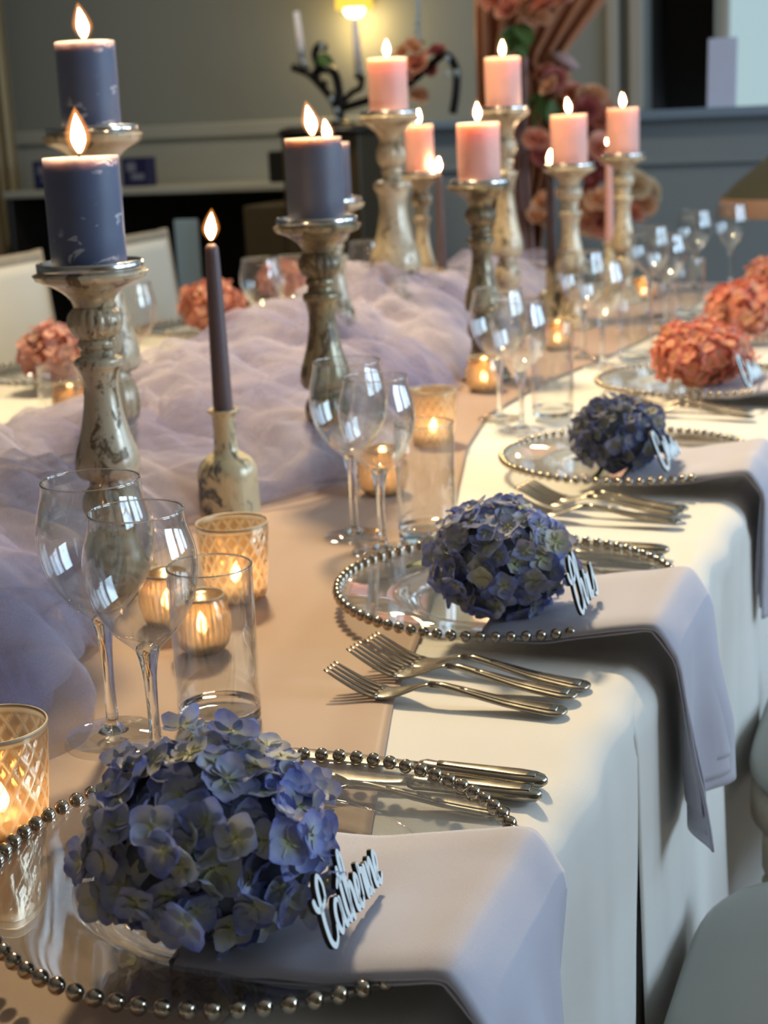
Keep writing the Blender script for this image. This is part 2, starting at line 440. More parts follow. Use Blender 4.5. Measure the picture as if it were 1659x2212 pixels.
# ------------------------------------------------------------------ the room
WY = 6.5; XL = -6.0; XR = 2.72; YB = -2.6; CH = 2.8
struct('floor', box(XL, XR, YB, WY + .2, -.1, 0), M_floorwood)
struct('ceiling', box(XL, XR, YB, WY + .2, CH, CH + .1), M_ceil)
struct('wall_left', box(XL - .1, XL, YB, WY + .2, 0, CH), M_wall)
struct('wall_front', box(XL, XR, YB - .1, YB, 0, CH), M_wall)
# back wall: painted above the rail, pale dado below on the left, grey panelling on the right, with a doorway
dx0, dx1 = AY(1392, 150, WY)[0], AY(1542, 150, WY)[0]             # dark doorway / hatch above the ledge
wx0 = AY(1552, 100, WY)[0]
LED = 1.2
mid = AY(905, 260, WY)[0]
struct('wall_back', join(box(XL, dx0, WY, WY + .15, LED, CH), box(dx0, dx1, WY, WY + .15, 2.3, CH), box(dx1, wx0, WY, WY + .15, LED, CH),
                         box(wx0, XR, WY, WY + .15, 2.35, CH), box(.95, XR, WY, WY + .15, LED, 2.35)), M_wall)
struct('wall_back_lower', box(XL, mid, WY, WY + .15, 0, LED), M_wall_low)
struct('wall_back_panel', box(mid, XR, WY - .02, WY + .15, 0, LED), M_wall_grey)
struct('trim_1', box(XL, mid, WY - .03, WY, LED - .02, LED + .045, .008), M_wall_low)                  # dado rail on the left
struct('trim_2', box(mid, XR, WY - .10, WY, LED - .03, LED + .012, .008), M_ledge)                     # deep ledge on the right
struct('trim_3', box(mid, XR, WY - .045, WY - .02, .99, 1.02, .006), M_wall_grey)                      # panel moulding
struct('trim_4', box(mid, XR, WY - .04, WY - .02, .0, .14, .006), M_wall_grey)
for n_, (a, b) in enumerate(((1311, 1335), (1360, 1388))):
    xa, xb = AY(a, 100, WY - .04)[0], AY(b, 100, WY - .04)[0]
    struct('trim_%d' % (5 + n_), box(xa, xb, WY - .05, WY, LED + .012, 2.4, .006), M_trim)
struct('door_1', join(box(dx0 - .02, dx1 + .02, WY + .5, WY + .55, LED, 2.4), box(dx0 - .05, dx0, WY + .15, WY + .5, LED, 2.4), box(dx1, dx1 + .02, WY + .15, WY + .5, LED, 2.4)), M_darkopen)
win = struct('window_1', box(wx0, .95, WY + .08, WY + .1, LED, 2.35), M_daywin)
for a, b, c_, d_ in ((wx0, wx0 + .035, LED, 2.35), (.91, .95, LED, 2.35), (wx0, .95, 2.3, 2.35)):
    obj('window_frame', box(a, b, WY + .0, WY + .08, c_, d_, .004), M_trim, win, False)
# yellowish curtain edge at far left
cx0, cx1 = AY(-60, 200, WY - .15)[0], AY(14, 200, WY - .15)[0]
# right wall with three tall windows (daylight comes in here)
rw = []
edges = [YB] + sum(([y_ - .65, y_ + .65] for y_ in WIN_Y), []) + [WY + .2]
for k in range(0, len(edges), 2): rw.append(box(XR, XR + .12, edges[k], edges[k + 1], 0, CH))
for y_ in WIN_Y: rw += [box(XR, XR + .12, y_ - .65, y_ + .65, 0, .85), box(XR, XR + .12, y_ - .65, y_ + .65, 2.45, CH)]
struct('wall_right', join(*rw), M_wall)
for k, y_ in enumerate(WIN_Y):
    wn = struct('window_%d' % (k + 2), box(XR + .02, XR + .06, y_ - .03, y_ + .03, .85, 2.45, .005), M_trim)
    for a, b, c_, d_ in ((y_ - .65, y_ + .65, .85, .90), (y_ - .65, y_ + .65, 2.4, 2.45), (y_ - .65, y_ - .6, .9, 2.4), (y_ + .6, y_ + .65, .9, 2.4)):
        obj('window_frame', box(XR + .02, XR + .07, a, b, c_, d_, .004), M_trim, wn, False)

# ------------------------------------------------------------------ table, cloths
TX0, TX1, TY0, TY1 = -1.82, -.232, -.5, 4.25
t = thing('banquet_table', 'long banquet table hidden under the cream tablecloths', 'table', (0, 0, 0))
obj('tabletop', box(TX0, TX1 - .04, TY0, TY1, .715, .742, .004), M_limewood, t, False)
for x_ in (TX0 + .12, TX1 - .12):
    for y_ in (TY0 + .15, (TY0 + TY1) / 2, TY1 - .15):
        obj('leg', box(x_ - .03, x_ + .03, y_ - .03, y_ + .03, 0, .715, .004), M_limewood, t, False)

def cloth(name, y0, y1, top, label, slant0, slant1, endflap=0, seed=1):
    """a cloth over the top and down both long sides with soft folds"""
    nv = int((y1 - y0) / .012) + 2
    S = []
    for z in np.linspace(.03, top - .03, 26): S.append(('L', z))
    for a in np.linspace(0, math.pi / 2, 7): S.append(('LA', a))
    for x in np.linspace(TX0 + .03, TX1 - .25, 34)[1:]: S.append(('T', x))
    for x in np.linspace(TX1 - .25, TX1 - .03, 26)[1:]: S.append(('T', x))
    for a in np.linspace(0, math.pi / 2, 8)[1:]: S.append(('RA', a))
    for z in np.linspace(top - .03, .03, 40)[1:]: S.append(('R', z))
    V = []
    yy = np.linspace(y0, y1, nv)
    r = .03
    for kd, v in S:
        if kd in ('T',):
            d = np.clip((v - (TX1 - .30)) / .3, 0, 1)
            wr = .0016 * d * vnoise(yy * 17 + .4 * v, yy * 0 + v * 3, 0, seed) + .0010 * vnoise(yy * 7, yy * 0 + v * 5, 3, seed)
            drop = 0 * yy; x = v + 0 * yy; z = top + wr
        elif kd in ('LA', 'RA'):
            x = (TX0 + r - r * math.sin(math.pi / 2 - v) if kd == 'LA' else TX1 - r + r * math.sin(v)) + 0 * yy
            z = (top - r + r * math.cos(math.pi / 2 - v) if kd == 'LA' else top - r + r * math.cos(v)) + 0 * yy
            wr = .0022 * vnoise(yy * 17, yy * 0 + 1, 0, seed)
            z = z + wr
            if kd == 'RA': x = x + .004 * vnoise(yy * 15, yy * 0 + 1, 0, seed) * (v / (math.pi / 2))
            else: x = x
            drop = 0 * yy
        else:
            dd = top - v
            amp = .003 + .042 * min(1, max(0, dd - .03) / .7) ** 1.2
            f = vnoise(yy * 6.5, yy * 0 + dd * .6, 0, seed + 5) + .5 * vnoise(yy * 14, yy * 0 + dd * .8, 2, seed + 5)
            sgn = 1 if kd == 'R' else -1
            x = (TX1 if kd == 'R' else TX0) + sgn * (amp * f * .8 + amp * .35)
            z = v + 0 * yy
            drop = dd + 0 * yy
        ys = yy + np.where(yy < y0 + .3, slant0 * drop * (1 - (yy - y0) / .3), 0) + np.where(yy > y1 - .3, slant1 * drop * (1 - (y1 - yy) / .3), 0)
        V += list(zip(x, ys, z))
    Fc = gridfaces(len(S), nv)
    o = obj(name, (V, Fc), M_cloth)
    md = o.modifiers.new('thick', 'SOLIDIFY'); md.thickness = .0016; md.offset = -1
    tag(o, label, 'tablecloth')
    return o
SEAM = 1.25
cloth('tablecloth', TY0, SEAM, .7506, 'cream tablecloth whose seam edge overlaps the longer one beside the forks', 0, -.12, seed=2)
cloth('tablecloth', SEAM - .10, TY1, .7475, 'longer cream tablecloth running away under the pink flowers', .1, 0, seed=9)

# blush runner on the middle of the table
edge_pts = [(-.36, -.3), (-.352, .6), (-.351, .864), (-.385, .98), (-.42, 1.102), (-.45, 1.252), (-.52, 1.55), (-.60, 1.85), (-.66, 2.08), (-.70, 2.32), (-.69, 2.6), (-.66, 2.8), (-.64, 2.9), (-.60, 3.3), (-.6, 4.2)]
ey = [p[1] for p in edge_pts]; ex = [p[0] for p in edge_pts]
nyv = 330; nxu = 120
yy = np.linspace(-.3, 4.2, nyv)
V = []
for i in range(nxu):
    u = i / (nxu - 1)
    xr_ = np.interp(yy, ey, ex); xl_ = -1.42 + .03 * vnoise(yy * 3, yy * 0, 0, 31)
    x = xr_ + (xl_ - xr_) * u
    q = x * 1.0 + .16 * (yy - 1.0)                              # folds run a little askew
    fo = vnoise(q * 13, yy * .9, 0, 21) + .45 * vnoise(q * 30, yy * 1.6, 5, 21)
    edge = np.minimum(1, u / .05)
    z = TZ + .0054 + .0018 * np.tanh(fo * 1.6) * edge
    V += list(zip(x, yy, z))
o = obj('table_runner', (V, gridfaces(nxu, nyv)), M_runner)
md = o.modifiers.new('thick', 'SOLIDIFY'); md.thickness = .0012; md.offset = -1
tag(o, 'blush satin runner lying in soft folds along the middle of the table', 'table runner')
RZ = TZ + .005        # things stand on this

# lilac tulle heaped along the centre
ty = [.2, .7, 1.0, 1.2, 1.35, 1.6, 1.74, 1.86, 1.98, 2.15, 2.5, 3.0, 3.6, 4.0]
txr = [-.64, -.66, -.68, -.78, -.865, -.865, -.78, -.73, -.76, -.86, -.83, -.88, -.93, -.95]
txl = [-1.36, -1.36, -1.34, -1.32, -1.30, -1.30, -1.3, -1.3, -1.3, -1.3, -1.3, -1.32, -1.3, -1.25]
th = [.10, .11, .115, .12, .115, .10, .10, .11, .12, .13, .15, .155, .13, .08]
parts = []
for L in range(6):
    nu, nv = 110, 520
    yv = .25 + 3.7 * np.linspace(0, 1, nv) ** 1.35
    xr_ = np.interp(yv, ty, txr) + .035 * vnoise(yv * 7, yv * 0, 0, 50 + L); xl_ = np.interp(yv, ty, txl) + .04 * vnoise(yv * 6, yv * 0, 0, 70 + L)
    hh = np.interp(yv, ty, th) * (.50 + .12 * L) * (1 + .35 * vnoise(yv * 3.5, yv * 0, 0, 90 + L))
    V = []
    for i in range(nu):
        u = i / (nu - 1); s = 2 * u - 1
        env = max(0, 1 - abs(s) ** 2.4) ** .55
        x = xr_ + (xl_ - xr_) * u
        wx = x + .05 * vnoise(x * 6, yv * 6, L * 3.1, 11); wy_ = yv + .07 * vnoise(x * 5, yv * 5, L * 3.1, 12)
        n1 = vnoise(wx * 7, wy_ * 7, L * 7.3, 13)
        rg = 1 - np.abs(vnoise(wx * 8, wy_ * 6.5, L * 5.7, 14)) * 2
        rg2 = 1 - np.abs(vnoise(wx * 17 + 2 * n1, wy_ * 13, L * 2.7, 15)) * 2
        rg3 = 1 - np.abs(vnoise(wx * 55 + 2 * n1, wy_ * 45, L * 2.7, 16)) * 2
        w1 = worley(wx * 7.5 + 1.3 * L, wy_ * 6.0 + .7 * L, L); w2 = worley(wx * 17 + .8 * n1, wy_ * 14 + L, L + 9)
        z = TZ + .008 + env * hh * (.62 + .30 * n1) + (.060 * (.62 - w1) + .020 * (.6 - w2) + .010 * rg + .009 * rg2) * (.25 + .75 * env)
        z = np.maximum(z, TZ + .007 + .001 * L)
        X = x + .040 * vnoise(wx * 9, wy_ * 9, L * 1.9 + 4, 17) + .008 * vnoise(wx * 16, wy_ * 16, L + 4, 18)
        Y = yv + .046 * vnoise(wx * 8, wy_ * 8, L * 1.3 + 9, 19) + .008 * vnoise(wx * 16, wy_ * 16, L + 9, 20)
        V += list(zip(X, Y, z))
    parts.append((V, gridfaces(nu, nv)))
o = obj('tulle_garland', join(*parts), M_tulle)
tag(o, 'sheer lilac tulle bunched in a long crumpled heap between the candle holders', 'tulle')

# ------------------------------------------------------------------ candle holders, candles
HP = dict(
    flared_cup=[(.0201, .295), (.0225, .303), (.0296, .311), (.0415, .3185), (.0530, .323), (.0557, .3265), (.0550, .331), (.02, .331)],
    fluted_bulb=[(.0175, .263), (.0225, .267), (.0268, .274), (.0278, .281), (.0262, .288), (.0215, .294), (.018, .2955)],
    collar=[(.0165, .2445), (.0175, .2455), (.0172, .2505), (.0163, .252), (.0190, .2545), (.0195, .258), (.0185, .2615), (.016, .2635)],
    baluster=[(.020, .1175), (.0280, .1186), (.0325, .124), (.0335, .133), (.0315, .146), (.0275, .158), (.0225, .1765), (.0190, .196), (.0178, .209), (.0185, .220), (.0215, .231), (.0240, .2345), (.0246, .239), (.0235, .243), (.017, .2455)],
    lower_collar=[(.0195, .108), (.0205, .110), (.0205, .114), (.0195, .116), (.0195, .1185)],
    lower_bulb=[(.0195, .068), (.0245, .073), (.0285, .082), (.0295, .091), (.027, .1), (.0225, .107), (.019, .1095)],
    foot=[(.047, 0), (.0475, .005), (.046, .010), (.042, .0125), (.0425, .0165), (.039, .020), (.034, .0245), (.0285, .035), (.0245, .050), (.0225, .060), (.0235, .064), (.0235, .067), (.0195, .0695)])
def holder(loc, zs, rs, label, mat, body_r=1.0, n=48):
    h = thing('candle_holder', label, 'candle holder', loc, rnd.random() * 6)
    for nm, pr in HP.items():
        k = body_r if nm in ('baluster',) else 1.0
        P = smoothprof([(r * rs * k, z * zs) for r, z in pr], 3)
        fl = None
        if 'bulb' in nm: fl = lambda a, z, i: 1 + .045 * abs(math.cos(a * 9)) - .03
        if nm == 'foot': fl = None
        obj(nm, lathe(P, 108 if 'bulb' in nm else n, rmod=fl), mat, h)
    tz = .331 * zs
    obj('tray', lathe([(.010 * rs, tz - .001), (.0500 * rs, tz - .001), (.0527 * rs, tz + .0005), (.0530 * rs, tz + .0095), (.0518 * rs, tz + .0102), (.0510 * rs, tz + .0095), (.0505 * rs, tz + .003), (.03, tz + .0022), (.001, tz + .0022)], 64), M_tray, h)
    return tz + .0022
def flame_vf(hgt=.030, r=.0062, lean=(0, 0), grow=1.0):
    pr = [(.0012, .0), (.0030, .08), (.0048, .2), (.0060, .33), (.0060, .45), (.0050, .6), (.0034, .76), (.0016, .9), (.0002, 1)]
    V, Fc = lathe([(q * r / .006 * grow, z * hgt) for q, z in pr], 16)
    V = [(x + lean[0] * (z / hgt) ** 2 * hgt, y + lean[1] * (z / hgt) ** 2 * hgt, z) for x, y, z in V]
    return V, Fc
def flame(parent, z, hgt=.034, r=.0062, mat=None):
    ln = (rnd.uniform(-.12, .12), rnd.uniform(-.12, .12))
    fl = obj('flame', flame_vf(hgt, r, ln), mat or M_flame, parent, loc=(0, 0, z))
    V, Fc = flame_vf(hgt * 1.25, r * 1.95, ln)
    obj('flame_halo', ([(x, y, q - hgt * .06) for x, y, q in V], Fc), M_halo, fl)
def wick(parent, z, hgt=.009, r=.0013):
    dx = rnd.uniform(-.002, .002)
    obj('wick', tube([(0, 0, z - .004), (dx * .3, 0, z + hgt * .5), (dx, .0006, z + hgt)], [r, r, r * .8], 6), M_wick, parent)
def pillar(loc, r, h, mat, label, fh=.034):
    p = thing('pillar_candle', label, 'candle', loc)
    pr = [(r * .97, 0), (r, .002), (r, h * .3), (r * 1.004, h * .6), (r, h - .003), (r * .985, h), (r * .965, h - .001), (r * .90, h - .0045), (r * .76, h - .010), (r * .5, h - .015), (.0008, h - .018)]
    V, Fc = lathe([(a, b) for a, b in pr], 56)
    V = [(x * (1 + .006 * math.sin(7 * math.atan2(y, x) + 40 * z)), y * (1 + .006 * math.sin(7 * math.atan2(y, x) + 40 * z)), z) for x, y, z in V]
    obj('wax_body', (V, Fc), mat, p)
    wick(p, h - .018, .024, .0015); flame(p, h + .0035, fh, fh * .19)
    return p

def zat(py, x, y):
    lo, hi = 0, 3
    for _ in range(50):
        m = (lo + hi) / 2
        v = np.array([x, y, m]) - CAM
        yp = 1106 - F * (v @ UP) / (v @ FW)
        if yp > py: lo = m
        else: hi = m
    return lo
# (x, y, z of tray, candle top z, radius scale, body scale, candle radius, wax, holder material, labels)
def on_x(px, py, X): return AX(px, py, X)
holders = [
    (G(258, 1275)[:2], 1.084, 1.196, 1.0, 1.0, .0375, M_wax_blue, M_merc, 'cream distressed baluster candle holder beside the two front wine glasses', 'slate blue pillar candle with white scuffs on the holder behind the front wine glasses', .037),
    (AX(200, 290, -1.02)[:2], 1.217, 1.327, 1.08, 1.0, .0365, M_wax_blue, M_merc, 'tallest cream distressed holder, standing in tulle behind the scuffed blue candle', 'slate blue pillar candle on the tallest holder with one pale scuff band', .036),
    (G(715, 1035)[:2], 1.090, 1.2, 1.0, 1.0, .037, M_wax_grey, M_merc_dark, 'bronze brown baluster candle holder behind the second pair of wine glasses', 'slate grey pillar candle on the bronze brown holder behind the wine glasses', .036),
    (AX(715, 440, -1.02)[:2], 1.083, 1.185, 1.0, 1.0, .036, M_wax_grey, M_merc, 'cream distressed holder half hidden behind the bronze brown one', 'slate grey pillar candle half hidden behind another grey candle', .034),
    (AX(841, 250, -1.05)[:2], 1.226, 1.333, 1.05, 1.45, .0375, M_wax_pink, M_merc, 'tall cream candle holder with a broad bell shaped body', 'pink pillar candle on the tall broad bell shaped holder', .03),
    (AX(908, 380, -1.15)[:2], 1.094, 1.205, .85, 1.0, .032, M_wax_pink, M_merc, 'slim cream candle holder just past the broad bell shaped one', 'slim pink pillar candle beside the brown taper', .03),
    (AX(1036, 400, -.8)[:2], 1.100, 1.207, 1.0, 1.0, .0375, M_wax_pink, M_merc_dark, 'dark bronze candle holder standing behind the third pair of wine glasses', 'dusky pink pillar candle on the dark bronze holder', .03),
    (AX(1088, 240, -.92)[:2], 1.226, 1.335, .95, 1.1, .0375, M_wax_pink, M_merc, 'tall cream gold candle holder in front of the terracotta drape', 'pink pillar candle on the tall holder in front of the terracotta drape', .03),
    (AX(1230, 362, -.8)[:2], 1.102, 1.213, 1.0, 1.05, .039, M_wax_pink, M_merc, 'cream candle holder beside the dark plum taper', 'pink pillar candle beside the dark plum taper', .03),
    (AX(1346, 340, -.78)[:2], 1.106, 1.222, .95, 1.0, .0385, M_wax_pink, M_merc, 'cream gold candle holder behind the dusty rose taper, last along the table', 'pink pillar candle behind the dusty rose taper, last along the table', .03),
]
for (xy, zt, zc, rs, br, cr, wax, hm, hl, cl, fh) in holders:
    b = TZ + .0064
    zs = (zt - b) / .331
    top = holder((xy[0], xy[1], b), zs, rs, hl, hm, br)
    pillar((xy[0], xy[1], b + top), cr, zc - (b + top), wax, cl, fh)

BOT = [(.034, 0), (.0362, .003), (.0365, .02), (.0362, .055), (.0350, .068), (.0300, .0785), (.0215, .0855), (.0160, .0900), (.0140, .098), (.0136, .118), (.0140, .134), (.0185, .1395), (.0190, .1425), (.0172, .1430), (.0130, .1405), (.0120, .125)]
def bottle_taper(loc, zlip, ztop, label, tlabel, wax, r=.0105):
    k = (zlip - loc[2]) / .1425
    b = thing('candle_bottle', label, 'bottle', loc, rnd.random() * 6)
    P = smoothprof(BOT, 3)
    cut = next(i for i, q in enumerate(P) if q[1] > .088 and i > 6)
    obj('bottle_body', lathe([(q[0], q[1] * k) for q in P[:cut + 1]], 48, True, False), M_bottle, b)
    obj('bottle_neck', lathe([(q[0], q[1] * k) for q in P[cut:]], 48, False, False), M_bottle, b)
    L = ztop - zlip + .045
    tp = thing('taper_candle', tlabel, 'candle', (loc[0], loc[1], zlip - .045))
    obj('wax_body', lathe([(r * 1.08, 0), (r * 1.12, .05), (r * 1.02, .12), (r * .88, L * .8), (r * .78, L - .012), (r * .72, L - .004), (r * .4, L), (.0006, L - .001)], 28), wax, tp)
    wick(tp, L, .008, .0011); flame(tp, L + .005, .03, .0058)
g = G(500, 1135)
bottle_taper((g[0], g[1], TZ + .006), .893, 1.0875, 'squat distressed gold bottle used as a taper holder beside the diamond cut votive', 'dark plum taper candle burning in the squat gold bottle', M_wax_brown)
for px, py, X, wax, bl, tl in ((948, 375, -1.1, M_wax_brown, 'distressed gold bottle beside the slim pink candle', 'brown taper candle burning beside the slim pink pillar'),
                               (1188, 358, -.85, M_wax_brown, 'distressed gold bottle beside the cream holder with a pink candle', 'dark plum taper candle in front of the coral roses'),
                               (1315, 322, -.85, M_wax_rose, 'distressed gold bottle next to the last pink candle', 'dusty rose taper candle in front of the last pink pillar')):
    p = AX(px, py, X)
    bottle_taper((p[0], p[1], TZ + .006), .89, p[2], bl, tl, wax)

# ------------------------------------------------------------------ votives
def votive_mesh(kind, rb, rt, h):
    n, m = (144, 44) if kind == 'diamond' else (120, 30)
    V = []; ridge = []
    for i in range(m):
        v = i / (m - 1)
        for j in range(n):
            a = 2 * math.pi * j / n
            if kind == 'diamond':
                r = rb + (rt - rb) * v ** .8
                if v < .03: r *= .95 + .05 * v / .03
                u = a / (2 * math.pi) * 18
                k = 4.2
                d = min(abs((u + v * k) % 1 - .5), abs((u - v * k) % 1 - .5))
                q = math.exp(-((.5 - max(abs((u + v * k) % 1 - .5), abs((u - v * k) % 1 - .5))) / .11) ** 2)
                if v > .9: q = max(q * (1 - (v - .9) / .05), 0); q = max(q, 1.0 if v > .95 else 0)
                r += .0011 * q if v <= .95 else .0004
            else:
                r = rb + (rt - rb) * v + .006 * math.sin(math.pi * min(1, v * 1.05)) ** .8
                if v < .12: r *= .86 + .14 * math.sin(v / .12 * math.pi / 2)
                msk = 1 if v < .66 else max(0, 1 - (v - .66) / .1)
                q = (.5 + .5 * math.cos(a * 30)) * msk
                r += .0010 * q
                q = .08 + .92 * q ** .7 if v < .97 else .6
                if v < .15: q = max(q, .7)
            V.append((r * math.cos(a), r * math.sin(a), h * v)); ridge.append(min(1, q))
    Fc = []
    for i in range(m - 1):
        for j in range(n):
            k2 = (j + 1) % n
            Fc.append((i * n + j, i * n + k2, (i + 1) * n + k2, (i + 1) * n + j))
    Fc.append(tuple(range(n - 1, -1, -1)))
    me = meshdata('votive_cup', V, Fc, M_vot_dia if kind == 'diamond' else M_vot_rib)
    at = me.attributes.new('ridge', 'FLOAT', 'POINT'); at.data.foreach_set('value', ridge)
    return me
VM = {}
def tealight(loc, label, rr=.019, lit=1.0):
    t = thing('tealight', label, 'candle', loc)
    obj('tin_cup', lathe([(rr * .97, 0), (rr, .001), (rr * 1.01, .012), (rr * .98, .0122)], 28, True, False), M_tin, t)
    obj('wax', lathe([(rr * .96, .001), (rr * .96, .009), (rr * .5, .0088), (.0006, .0088)], 24), M_tlwax, t)
    wick(t, .0088, .006, .0009); flame(t, .0115, .022 * lit, .0054, M_flame_t)
def votive(kind, loc, rb, rt, h, label, tl):
    key = (kind, rb, rt, h)
    if key not in VM: VM[key] = votive_mesh(*key)
    v = thing('votive_holder', label, 'candle holder', loc, rnd.random() * 6)
    o = obj('glass_cup', VM[key], None, v)
    rr = rt if kind == 'diamond' else rt + .0005
    obj('rim', lathe([(rr + .0004, h - .0015), (rr + .0011, h), (rr + .0006, h + .0010), (rr - .0006, h + .0008), (rr - .0010, h - .0010)], 64, False, False), M_vrim, v)
    tealight((loc[0], loc[1], loc[2] + .003), tl, min(.019, rb * .78))
def vp(px, py, dz=.0066):
    g = G(px, py); return (g[0], g[1], TZ + dz)
D = ('diamond', .0285, .0358, .078)
R1 = ('ribbed', .0185, .0205, .052)
R2 = ('ribbed', .024, .0265, .058)
votive(D[0], vp(513, 1302), *D[1:], 'smoky diamond cut votive beside the squat gold bottle', 'tealight burning in the diamond cut votive beside the gold bottle')
votive(D[0], vp(12, 1815), *D[1:], 'brightly glowing diamond cut votive touching the front charger plate', 'tealight burning in the diamond cut votive by the front charger plate')
votive(D[0], vp(937, 965), *D[1:], 'diamond cut votive behind the second clear tumbler', 'tealight burning in the diamond cut votive behind the second tumbler')
votive(R1[0], vp(443, 1418), *R1[1:], 'ribbed mercury votive seen through the front clear tumbler', 'tealight burning in the ribbed votive seen through the front tumbler')
votive(R1[0], vp(366, 1362), *R1[1:], 'small ribbed votive tucked between tulle and the front wine glass', 'tealight burning in the small ribbed votive beside the tulle')
votive(R2[0], vp(830, 1075), *R2[1:], 'ribbed votive seen through the second pair of wine glasses', 'tealight burning in the ribbed votive behind the second pair of wine glasses')
votive(R2[0], vp(1047, 852), *R2[1:], 'ribbed amber votive at the foot of the dark bronze holder', 'tealight burning in the ribbed votive at the foot of the dark bronze holder')
votive(R2[0], vp(1205, 762), *R2[1:], 'ribbed amber votive between the third and fourth glasses', 'tealight burning in the ribbed votive between the third and fourth glasses')
votive(R2[0], vp(1390, 655), *R2[1:], 'ribbed amber votive behind the fifth pair of wine glasses', 'tealight burning in the ribbed votive behind the fifth pair of wine glasses')
votive(R2[0], vp(1185, 668), *R2[1:], 'ribbed votive near the base of the plum taper bottle', 'tealight burning in the ribbed votive near the plum taper bottle')
votive(R2[0], vp(158, 912, .006), *R2[1:], 'ribbed votive glowing behind the tulle near the pale rose flower', 'tealight burning in the ribbed votive behind the tulle')

# ------------------------------------------------------------------ glasses
def wine_glass(loc, h, rim, bowl, label, foot=.036):
    g = thing('wine_glass', label, 'wine glass', loc)
    hs = h * .42
    out = smoothprof([(.0050, hs), (.0105, hs + .010), (bowl * .60, hs + h * .125), (bowl * .88, hs + h * .225), (bowl, hs + h * .335), (bowl * .985, hs + h * .43), (rim * 1.035, hs + h * .525), (rim, h)], 5)
    inn = smoothprof([(rim - .0009, h), (rim * 1.035 - .001, hs + h * .525), (bowl * .985 - .0011, hs + h * .43), (bowl - .0012, hs + h * .335), (bowl * .88 - .0014, hs + h * .225), (bowl * .60 - .0018, hs + h * .128), (.0075, hs + .0165), (.0004, hs + .0145)], 5)
    obj('bowl', lathe([tuple(q) for q in out] + [tuple(q) for q in inn], 64, False, False), M_thin, g)
    st = smoothprof([(.0006, hs + .0130), (.0060, hs + .0125), (.0088, hs + .0090), (.0068, hs - .001), (.0052, hs - .012), (.0045, hs - .03), (.0043, hs * .5), (.0046, hs * .25), (.0060, .012), (.0105, .0055), (.0115, .0045), (.0006, .0045)][::-1], 3)
    obj('stem', lathe([tuple(q) for q in st], 28), M_glass, g)
    obj('rim', lathe([(rim - .0011, h - .0003), (rim - .0001, h - .0006), (rim + .0004, h), (rim - .0001, h + .0006), (rim - .0009, h + .0005), (rim - .0011, h - .0003)], 72, False, False), M_glass, g)
    ft = [(foot * .96, 0), (foot, .0010), (foot * .97, .0019), (foot * .6, .0034), (.0105, .0058)]
    obj('foot', lathe([tuple(q) for q in smoothprof(ft, 3)], 56, True, False), M_thin, g)
    return g
def tumbler(loc, h, r, label):
    g = thing('tumbler', label, 'glass', loc)
    obj('glass_wall', lathe([(r * .985, .008), (r, .02), (r * 1.0, h * .6), (r * 1.005, h - .001), (r, h), (r - .0012, h - .0006), (r - .0016, h * .6), (r - .0018, .016)], 64, False, False), M_thin, g)
    obj('rim', lathe([(r - .0013, h - .0006), (r - .0001, h - .0007), (r + .0004, h), (r - .0001, h + .0005), (r - .0010, h + .0005), (r - .0013, h - .0006)], 72, False, False), M_glass, g)
    b = smoothprof([(.0006, 0), (r * .86, 0), (r * .97, .0022), (r * .985, .008), (r * .985, .0135), (r * .90, .0125), (r * .6, .0105), (.0006, .0100)], 3)
    obj('thick_base', lathe([tuple(q) for q in b], 48), M_glass, g)
def gp(px, py): g = G(px, py); return (g[0], g[1], TZ + .0068)
wine_glass(gp(248, 1606), .207, .0375, .0445, 'larger clear wine glass of the front pair beside the gold lit tumbler', .0375)
wine_glass(gp(342, 1668), .196, .0345, .0415, 'smaller clear wine glass of the front pair behind the large blue hydrangea', .035)
tumbler(gp(478, 1575), .130, .0335, 'straight clear tumbler in front of the ribbed votive')
wine_glass(gp(768, 1172), .203, .0375, .0440, 'larger clear wine glass of the second pair, by the bronze holder')
wine_glass(gp(828, 1205), .195, .0345, .0415, 'smaller clear wine glass of the second pair, touching the middle charger', .035)
tumbler(gp(925, 1172), .132, .0335, 'straight clear tumbler beside the middle charger plate')
wine_glass(gp(1082, 915), .203, .0375, .0440, 'larger clear wine glass of the third pair, by the amber votive')
wine_glass(gp(1128, 940), .195, .0345, .0415, 'smaller clear wine glass of the third pair, by the dark blue hydrangea', .035)
tumbler(gp(1195, 905), .132, .0335, 'straight clear tumbler behind the dark blue hydrangea')
wine_glass(gp(1262, 780), .203, .0375, .0440, 'larger clear wine glass of the fourth pair, left of the coral hydrangea')
wine_glass(gp(1302, 800), .195, .0345, .0415, 'smaller clear wine glass of the fourth pair, touching the charger under the coral hydrangea', .035)
tumbler(gp(1372, 782), .132, .0335, 'straight clear tumbler behind the coral hydrangea')
wine_glass(gp(1405, 690), .203, .0375, .0440, 'larger clear wine glass of the fifth pair, near the peach hydrangea')
wine_glass(gp(1440, 705), .195, .0345, .0415, 'smaller clear wine glass of the fifth pair, near the peach hydrangea', .035)
tumbler(gp(1490, 690), .132, .0335, 'straight clear tumbler behind the peach hydrangea')
wine_glass(gp(1500, 632), .203, .0375, .0440, 'larger clear wine glass of the last pair before the grey wall')
wine_glass(gp(1578, 622), .21, .0365, .0415, 'tall clear wine glass catching the lamp light at the far end', .035)
wine_glass(gp(575, 775), .2, .0375, .0440, 'clear wine glass on the far side behind the tulle, by the pink flower')
wine_glass(gp(640, 760), .195, .035, .042, 'clear wine glass on the far side hidden partly by the bronze holder')
wine_glass(gp(800, 728), .205, .0375, .0440, 'clear wine glass on the far side in front of the brown cabinet')
tumbler(gp(135, 925), .1, .0335, 'clear tumbler on the far side beside the pale rose flower')
wine_glass(gp(300, 860), .2, .0375, .0440, 'clear wine glass on the far side behind the tallest holder')

